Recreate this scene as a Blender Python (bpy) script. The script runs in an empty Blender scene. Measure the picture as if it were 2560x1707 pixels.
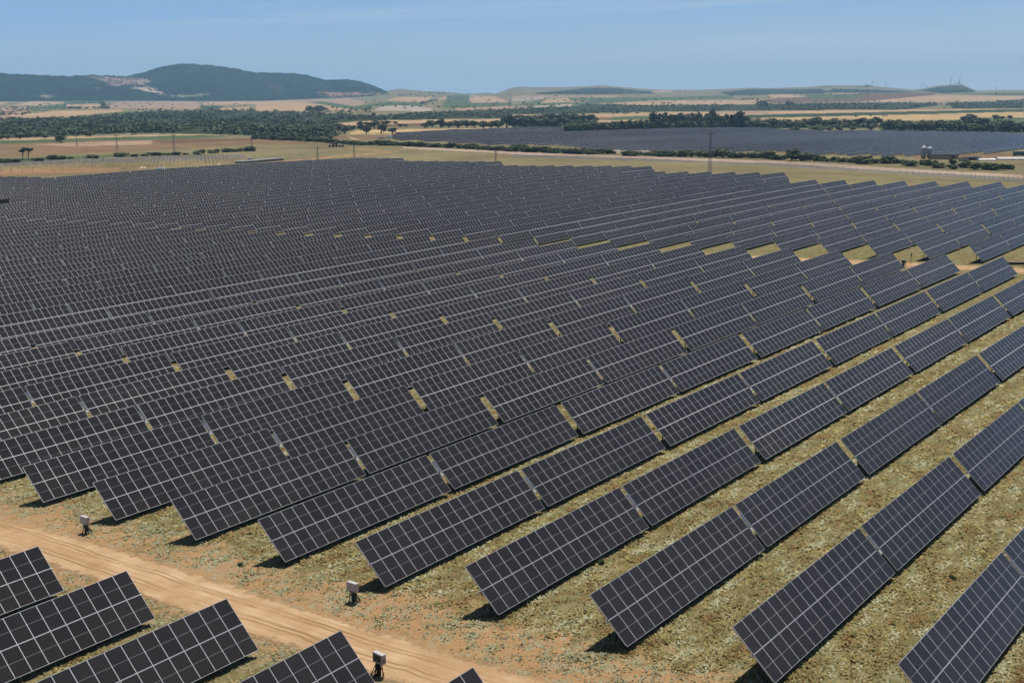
import bpy, math, random
import numpy as np
from mathutils import Matrix, Vector

sc = bpy.context.scene
COL = sc.collection
rng = np.random.default_rng(7)
random.seed(7)

# ------------------------------------------------------------------ camera, world, sun, exposure
F, PIT, ROLL, YAW, HC = 3067.47, 0.1999366, -0.0019165, 0.644171, 33.00114     # photo pixels (2560 wide), radians, metres
cy_, sy_ = math.cos(YAW), math.sin(YAW)
FWD = np.array([cy_*math.cos(PIT), sy_*math.cos(PIT), -math.sin(PIT)])
R0 = np.cross(FWD, [0, 0, 1]); R0 /= np.linalg.norm(R0); U0 = np.cross(R0, FWD)
RGT = math.cos(ROLL)*R0 + math.sin(ROLL)*U0
UPV = -math.sin(ROLL)*R0 + math.cos(ROLL)*U0
cam_d = bpy.data.cameras.new('camera'); cam = bpy.data.objects.new('camera', cam_d); COL.objects.link(cam)
cam_d.sensor_width = 36.0; cam_d.lens = 36.0*F/2560.0
cam_d.clip_start = 0.5; cam_d.clip_end = 40000
M = Matrix.Identity(4)
for i in range(3):
    M[i][0], M[i][1], M[i][2] = RGT[i], UPV[i], -FWD[i]
M[2][3] = HC
cam.matrix_world = M
sc.camera = cam

SUN_EL, SUN_AZ = math.radians(69.5), math.radians(18.0)       # azimuth measured from +X towards +Y
sd = Vector((math.cos(SUN_EL)*math.cos(SUN_AZ), math.cos(SUN_EL)*math.sin(SUN_AZ), math.sin(SUN_EL)))
sun_d = bpy.data.lights.new('sun', 'SUN'); sun_d.energy = 4.9; sun_d.angle = math.radians(0.53); sun_d.color = (1.0, 0.955, 0.89)
sun = bpy.data.objects.new('sun', sun_d); COL.objects.link(sun)
sun.rotation_euler = sd.to_track_quat('Z', 'Y').to_euler(); sun.location = (0, 0, 300)

w = bpy.data.worlds.new('World'); sc.world = w; w.use_nodes = True
nt = w.node_tree; nt.nodes.clear()
def N(tree, t, **kw):
    n = tree.nodes.new(t)
    for k, v in kw.items():
        if k == 'inp':
            for kk, vv in v.items(): n.inputs[kk].default_value = vv
        else: setattr(n, k, v)
    return n
def build_world():
    L = nt.links.new
    out = N(nt, 'ShaderNodeOutputWorld'); bg = N(nt, 'ShaderNodeBackground'); bg.inputs['Strength'].default_value = 0.054
    sky = N(nt, 'ShaderNodeTexSky'); sky.sky_type = 'NISHITA'; sky.sun_disc = False
    sky.sun_elevation = SUN_EL; sky.sun_rotation = math.radians(90) - SUN_AZ
    sky.altitude = 600; sky.air_density = 1.0; sky.dust_density = 0.12; sky.ozone_density = 3.2
    tc = N(nt, 'ShaderNodeTexCoord')
    sep = N(nt, 'ShaderNodeSeparateXYZ'); L(tc.outputs['Generated'], sep.inputs[0])
    # the thick white band right at the horizon is squeezed: sample the sky a little higher up
    mz = N(nt, 'ShaderNodeMath', operation='MULTIPLY_ADD', inp={1: 2.3, 2: 0.035}); L(sep.outputs['Z'], mz.inputs[0])
    cmb = N(nt, 'ShaderNodeCombineXYZ'); L(sep.outputs['X'], cmb.inputs[0]); L(sep.outputs['Y'], cmb.inputs[1]); L(mz.outputs[0], cmb.inputs[2])
    nrm = N(nt, 'ShaderNodeVectorMath', operation='NORMALIZE'); L(cmb.outputs[0], nrm.inputs[0]); L(nrm.outputs[0], sky.inputs['Vector'])
    # faint cirrus streaks, drawn out along the horizon
    ang = N(nt, 'ShaderNodeMath', operation='ARCTAN2'); L(sep.outputs['Y'], ang.inputs[0]); L(sep.outputs['X'], ang.inputs[1])
    tilt = N(nt, 'ShaderNodeMath', operation='MULTIPLY_ADD', inp={1: 0.055}); L(ang.outputs[0], tilt.inputs[0]); L(sep.outputs['Z'], tilt.inputs[2])
    v2 = N(nt, 'ShaderNodeCombineXYZ', inp={2: 3.3})
    a1 = N(nt, 'ShaderNodeMath', operation='MULTIPLY', inp={1: 2.3}); L(ang.outputs[0], a1.inputs[0]); L(a1.outputs[0], v2.inputs[0])
    a2 = N(nt, 'ShaderNodeMath', operation='MULTIPLY', inp={1: 44.0}); L(tilt.outputs[0], a2.inputs[0]); L(a2.outputs[0], v2.inputs[1])
    no = N(nt, 'ShaderNodeTexNoise', inp={'Scale': 1.0, 'Detail': 6.0, 'Roughness': 0.55, 'Distortion': 0.35}); L(v2.outputs[0], no.inputs['Vector'])
    rmp = N(nt, 'ShaderNodeMapRange', inp={1: 0.50, 2: 0.76, 3: 0.0, 4: 0.55}); L(no.outputs['Fac'], rmp.inputs[0])
    mix = N(nt, 'ShaderNodeMix', data_type='RGBA'); L(rmp.outputs[0], mix.inputs['Factor'])
    mix.inputs['B'].default_value = (9.4, 10.9, 12.4, 1)
    # clear blue of the lowest sky, paler towards the horizon and towards the sun's side
    side = N(nt, 'ShaderNodeVectorMath', operation='DOT_PRODUCT'); L(tc.outputs['Generated'], side.inputs[0]); side.inputs[1].default_value = (float(RGT[0]), float(RGT[1]), 0)
    zz = N(nt, 'ShaderNodeMath', operation='MULTIPLY_ADD', inp={1: -0.030}); L(side.outputs['Value'], zz.inputs[0]); L(sep.outputs['Z'], zz.inputs[2])
    rp = N(nt, 'ShaderNodeValToRGB'); e = rp.color_ramp.elements
    e[0].position = 0.0; e[0].color = (0.70, 0.79, 0.89, 1); e[1].position = 1.0; e[1].color = (0.235, 0.485, 0.86, 1)
    for ps, cl in ((0.10, (0.65, 0.76, 0.88, 1)), (0.28, (0.53, 0.68, 0.86, 1)), (0.55, (0.335, 0.565, 0.865, 1))):
        k = e.new(ps); k.color = cl
    zr = N(nt, 'ShaderNodeMapRange', inp={1: -0.012, 2: 0.125}); L(zz.outputs[0], zr.inputs[0]); L(zr.outputs[0], rp.inputs['Fac'])
    sc10 = N(nt, 'ShaderNodeVectorMath', operation='SCALE', inp={'Scale': 13.8}); L(rp.outputs['Color'], sc10.inputs[0])
    fz = N(nt, 'ShaderNodeMapRange', interpolation_type='SMOOTHSTEP', inp={1: 0.10, 2: 0.30, 3: 1.0, 4: 0.0}); L(sep.outputs['Z'], fz.inputs[0])
    low = N(nt, 'ShaderNodeMix', data_type='RGBA'); L(fz.outputs[0], low.inputs['Factor']); L(sky.outputs[0], low.inputs['A']); L(sc10.outputs[0], low.inputs['B'])
    L(low.outputs['Result'], mix.inputs['A'])
    L(mix.outputs['Result'], bg.inputs['Color']); L(bg.outputs[0], out.inputs['Surface'])
build_world()
sc.view_settings.view_transform = 'Standard'; sc.view_settings.look = 'None'
sc.view_settings.gamma = 1.0; sc.view_settings.use_curve_mapping = False
sc.view_settings.exposure = 0.22
sc.cycles.max_bounces = 5; sc.cycles.diffuse_bounces = 1; sc.cycles.glossy_bounces = 2; sc.cycles.volume_bounces = 0
sc.cycles.transparent_max_bounces = 8; sc.cycles.caustics_reflective = False; sc.cycles.caustics_refractive = False

# ------------------------------------------------------------------ small helpers
def lin(c):
    c = np.asarray(c, float)/255.0
    return np.where(c <= 0.04045, c/12.92, ((c+0.055)/1.055)**2.4)
def tag(o, label=None, cat=None, group=None, kind=None):
    if label: o['label'] = label
    if cat: o['category'] = cat
    if group: o['group'] = group
    if kind: o['kind'] = kind
    return o
def mesh_obj(name, V, Fc, mats, parent=None, mi=None, smooth=False, uv=None):
    me = bpy.data.meshes.new(name)
    me.from_pydata([tuple(map(float, v)) for v in V], [], [tuple(map(int, f)) for f in Fc])
    for m in (mats if isinstance(mats, (list, tuple)) else [mats]): me.materials.append(m)
    if mi is not None: me.polygons.foreach_set('material_index', np.asarray(mi, np.int32))
    if smooth: me.polygons.foreach_set('use_smooth', np.ones(len(me.polygons), bool))
    if uv is not None:
        ul = me.uv_layers.new(name='UVMap'); ul.data.foreach_set('uv', np.asarray(uv, np.float32).ravel())
    me.update()
    o = bpy.data.objects.new(name, me); COL.objects.link(o)
    if parent is not None: o.parent = parent
    return o
def quads_obj(name, V, mats, col=None, tris=False):
    """V: (n,4,3) array of separate quads -> one object"""
    k = V.shape[1]; n = V.shape[0]
    me = bpy.data.meshes.new(name)
    me.vertices.add(n*k); me.vertices.foreach_set('co', V.reshape(-1).astype(np.float32))
    me.loops.add(n*k); me.loops.foreach_set('vertex_index', np.arange(n*k, dtype=np.int32))
    me.polygons.add(n); me.polygons.foreach_set('loop_start', np.arange(0, n*k, k, dtype=np.int32))
    me.polygons.foreach_set('loop_total', np.full(n, k, np.int32))
    me.materials.append(mats)
    if col is not None:
        a = me.attributes.new('tint', 'FLOAT_COLOR', 'POINT')
        c = np.ones((n, k, 4), np.float32); c[..., :3] = col[:, None, :]
        a.data.foreach_set('color', c.ravel())
    me.update(); me.validate()
    o = bpy.data.objects.new(name, me); COL.objects.link(o)
    return o
class MB:
    """collects boxes, tubes and lathes; build() links them as ONE mesh object"""
    def __init__(s): s.V, s.F, s.mi = [], [], []
    def add(s, V, Fc, mi=0):
        b = len(s.V); s.V += [tuple(v) for v in V]; s.F += [tuple(i+b for i in f) for f in Fc]; s.mi += [mi]*len(Fc); return s
    def box(s, c, h, mi=0, rot=None, taper=1.0):
        V = []
        for z in (-1, 1):
            t = taper if z > 0 else 1.0
            for x, y in ((-1, -1), (1, -1), (1, 1), (-1, 1)):
                v = Vector((x*h[0]*t, y*h[1]*t, z*h[2]))
                if rot is not None: v = rot @ v
                V.append((v[0]+c[0], v[1]+c[1], v[2]+c[2]))
        return s.add(V, [(3, 2, 1, 0), (4, 5, 6, 7), (0, 1, 5, 4), (1, 2, 6, 5), (2, 3, 7, 6), (3, 0, 4, 7)], mi)
    def tube(s, pts, r, n=8, mi=0, caps=True):
        pts = [Vector(p) for p in pts]
        rs = r if isinstance(r, (list, tuple)) else [r]*len(pts)
        V = []; up = Vector((0, 0, 1))
        for i, p in enumerate(pts):
            t = (pts[min(i+1, len(pts)-1)] - pts[max(i-1, 0)]).normalized()
            a = t.cross(up)
            if a.length < 1e-3: a = t.cross(Vector((1, 0, 0)))
            a.normalize(); b = t.cross(a)
            for k in range(n):
                an = 2*math.pi*k/n
                V.append(p + (a*math.cos(an) + b*math.sin(an))*rs[i])
        Fc = []
        for i in range(len(pts)-1):
            for k in range(n):
                Fc.append((i*n+k, i*n+(k+1) % n, (i+1)*n+(k+1) % n, (i+1)*n+k))
        if caps:
            Fc.append(tuple(range(n-1, -1, -1))); Fc.append(tuple(range((len(pts)-1)*n, len(pts)*n)))
        return s.add(V, Fc, mi)
    def lathe(s, c, prof, n=20, mi=0):
        V = []
        for r, z in prof:
            for k in range(n):
                V.append((c[0]+r*math.cos(2*math.pi*k/n), c[1]+r*math.sin(2*math.pi*k/n), c[2]+z))
        Fc = []
        for i in range(len(prof)-1):
            for k in range(n): Fc.append((i*n+k, i*n+(k+1) % n, (i+1)*n+(k+1) % n, (i+1)*n+k))
        Fc.append(tuple(range((len(prof)-1)*n, len(prof)*n)))
        return s.add(V, Fc, mi)
    def build(s, name, mats, parent=None, smooth=False):
        return mesh_obj(name, s.V, s.F, mats, parent, s.mi, smooth)
def empty(name, loc, rot=(0, 0, 0)):
    o = bpy.data.objects.new(name, None); COL.objects.link(o); o.location = loc; o.rotation_euler = rot; o.empty_display_size = 0.5
    return o
def copy_tree(o, parent=None):
    c = o.copy(); COL.objects.link(c); c.parent = parent
    for ch in o.children: copy_tree(ch, c)
    return c
_ones = 'zeroth first second third fourth fifth sixth seventh eighth ninth tenth eleventh twelfth thirteenth fourteenth fifteenth sixteenth seventeenth eighteenth nineteenth'.split()
_tens = {2: 'twenty', 3: 'thirty', 4: 'forty', 5: 'fifty', 6: 'sixty', 7: 'seventy', 8: 'eighty', 9: 'ninety'}
_tenth = {2: 'twentieth', 3: 'thirtieth', 4: 'fortieth', 5: 'fiftieth', 6: 'sixtieth', 7: 'seventieth', 8: 'eightieth', 9: 'ninetieth'}
def nth(i):
    if i < 20: return _ones[i]
    if i % 10 == 0: return _tenth[i//10]
    return _tens[i//10] + '-' + _ones[i % 10]

# ------------------------------------------------------------------ materials
def mat(name):
    m = bpy.data.materials.new(name); m.use_nodes = True
    t = m.node_tree; b = t.nodes['Principled BSDF']
    return m, t, b
def simple(name, c, rough=0.6, metal=0.0, var=0.08, scale=3.0, spec=0.4):
    m, t, b = mat(name); L = t.links.new
    geo = N(t, 'ShaderNodeNewGeometry')
    no = N(t, 'ShaderNodeTexNoise', inp={'Scale': scale, 'Detail': 4.0}); L(geo.outputs['Position'], no.inputs['Vector'])
    mr = N(t, 'ShaderNodeMapRange', inp={1: 0.25, 2: 0.75, 3: 1-var*2, 4: 1+var*2}); L(no.outputs['Fac'], mr.inputs[0])
    mx = N(t, 'ShaderNodeVectorMath', operation='SCALE'); mx.inputs[0].default_value = c; L(mr.outputs[0], mx.inputs['Scale'])
    L(mx.outputs[0], b.inputs['Base Color']); b.inputs['Roughness'].default_value = rough; b.inputs['Metallic'].default_value = metal
    b.inputs['Specular IOR Level'].default_value = spec
    return m
M_ALU = simple('aluminium', (0.55, 0.55, 0.57), 0.42, 0.35, 0.05)
M_GALV = simple('galvanised_steel', (0.36, 0.37, 0.39), 0.5, 0.5, 0.10, 6.0)
M_DARK = simple('dark_steel', (0.045, 0.042, 0.042), 0.6, 0.2)
M_BACK = simple('panel_back', (0.022, 0.025, 0.032), 0.45)
M_CABLE = simple('black_cable', (0.012, 0.012, 0.013), 0.55)
M_CAB = simple('cabinet_paint', (0.40, 0.375, 0.37), 0.5, 0.0, 0.04)
M_WHITE = simple('white_paint', (0.72, 0.71, 0.69), 0.5)
M_DRIVE = simple('drive_housing', (0.40, 0.39, 0.37), 0.5)
M_CTRL = simple('control_panel_glass', (0.10, 0.115, 0.15), 0.22, 0.0, 0.04, 3.0, 0.6)

MW, MH = 1.155, 1.98825          # module pitch along the row, and across it
def pv_material():
    m, t, b = mat('solar_cells'); L = t.links.new
    uv = N(t, 'ShaderNodeUVMap'); uv.uv_map = 'UVMap'
    sep = N(t, 'ShaderNodeSeparateXYZ'); L(uv.outputs[0], sep.inputs[0])
    def mth(op, a, bb=None, c=None):
        n = N(t, 'ShaderNodeMath', operation=op)
        for i, x in enumerate((a, bb, c)):
            if x is None: continue
            if isinstance(x, (int, float)): n.inputs[i].default_value = x
            else: L(x, n.inputs[i])
        return n.outputs[0]
    def edge(x, k):   # metres to the nearest whole number
        f = mth('FRACT', x); return mth('MULTIPLY', mth('MINIMUM', f, mth('SUBTRACT', 1.0, f)), k)
    u, v = sep.outputs['X'], sep.outputs['Y']
    du, dv = edge(u, MW), edge(v, MH)
    dmid = mth('MULTIPLY', mth('ABSOLUTE', mth('SUBTRACT', v, 1.0)), MH)
    frame = mth('MAXIMUM', mth('LESS_THAN', du, 0.023), mth('LESS_THAN', dv, 0.023))
    frame = mth('MAXIMUM', frame, mth('LESS_THAN', dmid, 0.031))
    half = mth('LESS_THAN', edge(mth('ADD', v, 0.5), MH), 0.013)
    cell_u = edge(mth('MULTIPLY', u, 6.0), MW/6); cell_v = edge(mth('MULTIPLY', v, 18.0), MH/18)
    gapc = mth('MAXIMUM', mth('MULTIPLY', mth('LESS_THAN', cell_u, 0.010), 1.0), mth('MULTIPLY', mth('LESS_THAN', cell_v, 0.0025), 0.3))
    # per-module tone
    fl = N(t, 'ShaderNodeVectorMath', operation='FLOOR'); L(uv.outputs[0], fl.inputs[0])
    oi = N(t, 'ShaderNodeObjectInfo')
    ad = N(t, 'ShaderNodeVectorMath', operation='ADD'); L(fl.outputs[0], ad.inputs[0])
    sc3 = N(t, 'ShaderNodeMath', operation='MULTIPLY', inp={1: 371.0}); L(oi.outputs['Random'], sc3.inputs[0])
    L(sc3.outputs[0], ad.inputs[1])
    wn = N(t, 'ShaderNodeTexWhiteNoise', noise_dimensions='3D'); L(ad.outputs[0], wn.inputs['Vector'])
    tone = N(t, 'ShaderNodeMapRange', inp={3: 0.86, 4: 1.14}); L(wn.outputs['Value'], tone.inputs[0])
    geo = N(t, 'ShaderNodeNewGeometry')
    dn = N(t, 'ShaderNodeTexNoise', inp={'Scale': 0.35, 'Detail': 5.0, 'Roughness': 0.7}); L(geo.outputs['Position'], dn.inputs['Vector'])
    dust = N(t, 'ShaderNodeMapRange', inp={1: 0.35, 2: 0.75, 3: 0.0, 4: 0.012}); L(dn.outputs['Fac'], dust.inputs[0])
    base = N(t, 'ShaderNodeVectorMath', operation='SCALE'); base.inputs[0].default_value = (0.0205, 0.0172, 0.0165); L(tone.outputs[0], base.inputs['Scale'])
    dadd = N(t, 'ShaderNodeMix', data_type='RGBA'); dadd.inputs['B'].default_value = (0.33, 0.27, 0.20, 1)
    L(dust.outputs[0], dadd.inputs['Factor']); L(base.outputs[0], dadd.inputs['A'])
    m1 = N(t, 'ShaderNodeMix', data_type='RGBA'); L(mth('MULTIPLY', gapc, 0.35), m1.inputs['Factor']); L(dadd.outputs['Result'], m1.inputs['A']); m1.inputs['B'].default_value = (0.085, 0.08, 0.078, 1)
    m2 = N(t, 'ShaderNodeMix', data_type='RGBA'); L(half, m2.inputs['Factor']); L(m1.outputs['Result'], m2.inputs['A']); m2.inputs['B'].default_value = (0.19, 0.19, 0.20, 1)
    m3 = N(t, 'ShaderNodeMix', data_type='RGBA'); L(frame, m3.inputs['Factor']); L(m2.outputs['Result'], m3.inputs['A']); m3.inputs['B'].default_value = (0.52, 0.52, 0.53, 1)
    L(m3.outputs['Result'], b.inputs['Base Color'])
    ro = N(t, 'ShaderNodeMapRange', inp={3: 0.13, 4: 0.5}); L(frame, ro.inputs[0]); L(ro.outputs[0], b.inputs['Roughness'])
    b.inputs['Specular IOR Level'].default_value = 0.42
    return m
M_PV = pv_material()

def leaf_material(name, k=1.0, up=False):
    m, t, b = mat(name); L = t.links.new
    at = N(t, 'ShaderNodeAttribute'); at.attribute_name = 'tint'
    oi = N(t, 'ShaderNodeObjectInfo')
    mr = N(t, 'ShaderNodeMapRange', inp={3: 0.75*k, 4: 1.3*k}); L(oi.outputs['Random'], mr.inputs[0])
    s = N(t, 'ShaderNodeVectorMath', operation='SCALE'); L(at.outputs['Color'], s.inputs[0]); L(mr.outputs[0], s.inputs['Scale'])
    L(s.outputs[0], b.inputs['Base Color']); b.inputs['Roughness'].default_value = 0.75; b.inputs['Specular IOR Level'].default_value = 0.15
    if up:
        out = t.nodes['Material Output']; tr = N(t, 'ShaderNodeBsdfTranslucent'); L(s.outputs[0], tr.inputs['Color']); ms = N(t, 'ShaderNodeMixShader', inp={'Fac': 0.45})
        L(b.outputs[0], ms.inputs[1]); L(tr.outputs[0], ms.inputs[2]); L(ms.outputs[0], out.inputs['Surface'])
    if up:      # thin blades scatter light like the sward they form
        g = N(t, 'ShaderNodeNewGeometry'); ad = N(t, 'ShaderNodeVectorMath', operation='MULTIPLY_ADD'); L(g.outputs['Normal'], ad.inputs[0]); ad.inputs[1].default_value = (0.35, 0.35, 0.35); ad.inputs[2].default_value = (0, 0, 1)
        nn = N(t, 'ShaderNodeVectorMath', operation='NORMALIZE'); L(ad.outputs[0], nn.inputs[0]); L(nn.outputs[0], b.inputs['Normal'])
    return m
M_LEAF = leaf_material('leaves'); M_GRASS = leaf_material('grass_blades', 1.0, True)
M_BARK = simple('bark', (0.075, 0.055, 0.042), 0.9, 0, 0.2, 2.0, 0.1)

# ------------------------------------------------------------------ the lie of the land
SX, SY, PITCH, TILT, HW = 0.02111145, -0.02371529, 9.714607, 0.7775696, 1.98825
GM, GB, OFF, W17 = 0.4764, 0.9619, 96.9154, 17*1.155
LT = 2*W17 + GM + GB
HT = 1.90                         # torque tube height above the ground
def xrow(n): return 57.992 + 0.5905*n        # where row n of the main block starts, beside the near track
def yrow(n): return OFF - n*PITCH
def sstep(a, b, x):
    t = np.clip((x-a)/(b-a), 0, 1); return t*t*(3-2*t)
def plane(x, y):
    dip = np.interp(y, [110, 136, 175, 194, 215, 310, 410, 480, 545], [0, .35, .56, .8, 1.2, 1.8, 1.9, 1.2, 0])*sstep(60, 200, np.asarray(x, float))*(1-sstep(250, 400, np.asarray(x, float)))
    return SX*x + SY*y - 5.75e-5*np.maximum(0, x-240)**2 - dip      # a gentle slope with a shallow hollow in the middle
YH = 853.5 - F*math.tan(PIT)      # photo row of the horizon
_crest_px = np.array([-900, 0, 640, 950, 1000, 1060, 1110, 1170, 1220, 1240, 1280, 1304, 1340, 1416, 1470, 1500, 1540, 1606, 1660, 1756, 1820, 1880, 1920, 2015, 2056, 2159, 2192, 2287, 2306, 2342, 2382, 2407, 2442, 2491, 2560, 3500], float)
_crest_py = np.array([246, 246, 246, 230, 222, 228, 229, 235, 231, 234, 220, 217, 219, 218.5, 217, 214.5, 217.6, 222.5, 225, 225, 222.5, 221, 222, 219.8, 216.5, 216.5, 218.4, 226.6, 224, 217.6, 214.9, 215.7, 229.3, 228, 228, 226], float)
def aspx(x, y):
    a = np.arctan2(-(x*-sy_ + y*cy_), x*cy_ + y*sy_)       # angle to the right of the view direction, on the map
    return a
def a2px(a): return 1280 + F/math.cos(PIT)*np.tan(np.clip(a, -1.3, 1.3))
def ground(x, y):
    x = np.asarray(x, float); y = np.asarray(y, float)
    xb = np.interp(y, [175, 485], [404, 500])
    s = np.maximum(x-xb, (y-548))
    zf = plane(np.minimum(x, xb+60), np.minimum(y, 600)) - HT
    wgt = sstep(10, 220, s)
    r = np.hypot(x, y); a = aspx(x, y)
    und = (1.6*np.sin(x/310+1.0)*np.sin(y/270) + 2.4*np.sin(x/610+y/820+2.0))*sstep(1300, 2600, r)
    px = a2px(a); zc = HC + 8000*(YH - np.interp(px, _crest_px, _crest_py))/F
    q = np.clip((r-2700)/(8000-2700), 0, 1)
    rise = (zc+5)*(0.35*q + 0.65*q*q)*np.where(r > 8000, np.clip(1-(r-8000)/6000, 0, 1), 1)
    roll = 7*np.sin(r/420 + 2.5*np.sin(a*9))*sstep(3200, 4500, r)*(1-sstep(7000, 7900, r))
    zp = -5 + und + rise + roll*np.clip((zc+20)/60, 0.2, 1)
    return zf*(1-wgt) + zp*wgt
def project(P):
    P = np.asarray(P, float); q = P - np.array([0, 0, HC]); z = q@FWD
    return 1280 + F*(q@RGT)/z, 853.5 - F*(q@UPV)/z, z
_rs = np.concatenate([np.linspace(20, 1200, 2400), np.geomspace(1200, 9000, 2400)[1:]])
def pick(px, py):
    """the point of the ground seen at a photo pixel (first hit)"""
    q = FWD*F + RGT*(px-1280) + UPV*(853.5-py); h = math.hypot(q[0], q[1])
    X = _rs*q[0]/h; Y = _rs*q[1]/h; Z = HC + _rs*q[2]/h
    below = Z < ground(X, Y)
    i = int(np.argmax(below)) if below.any() else len(_rs)-1
    i = max(i, 1)
    lo, hi = _rs[i-1], _rs[i]
    for _ in range(18):
        m_ = 0.5*(lo+hi)
        if HC + m_*q[2]/h < float(ground(m_*q[0]/h, m_*q[1]/h)): hi = m_
        else: lo = m_
    r = 0.5*(lo+hi); x, y = r*q[0]/h, r*q[1]/h
    return x, y, float(ground(x, y))
def C(i, cx, cy): return 640*i + cx/3.675, 130 + cy/3.675      # coordinates read off four enlarged crops of the skyline

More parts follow.
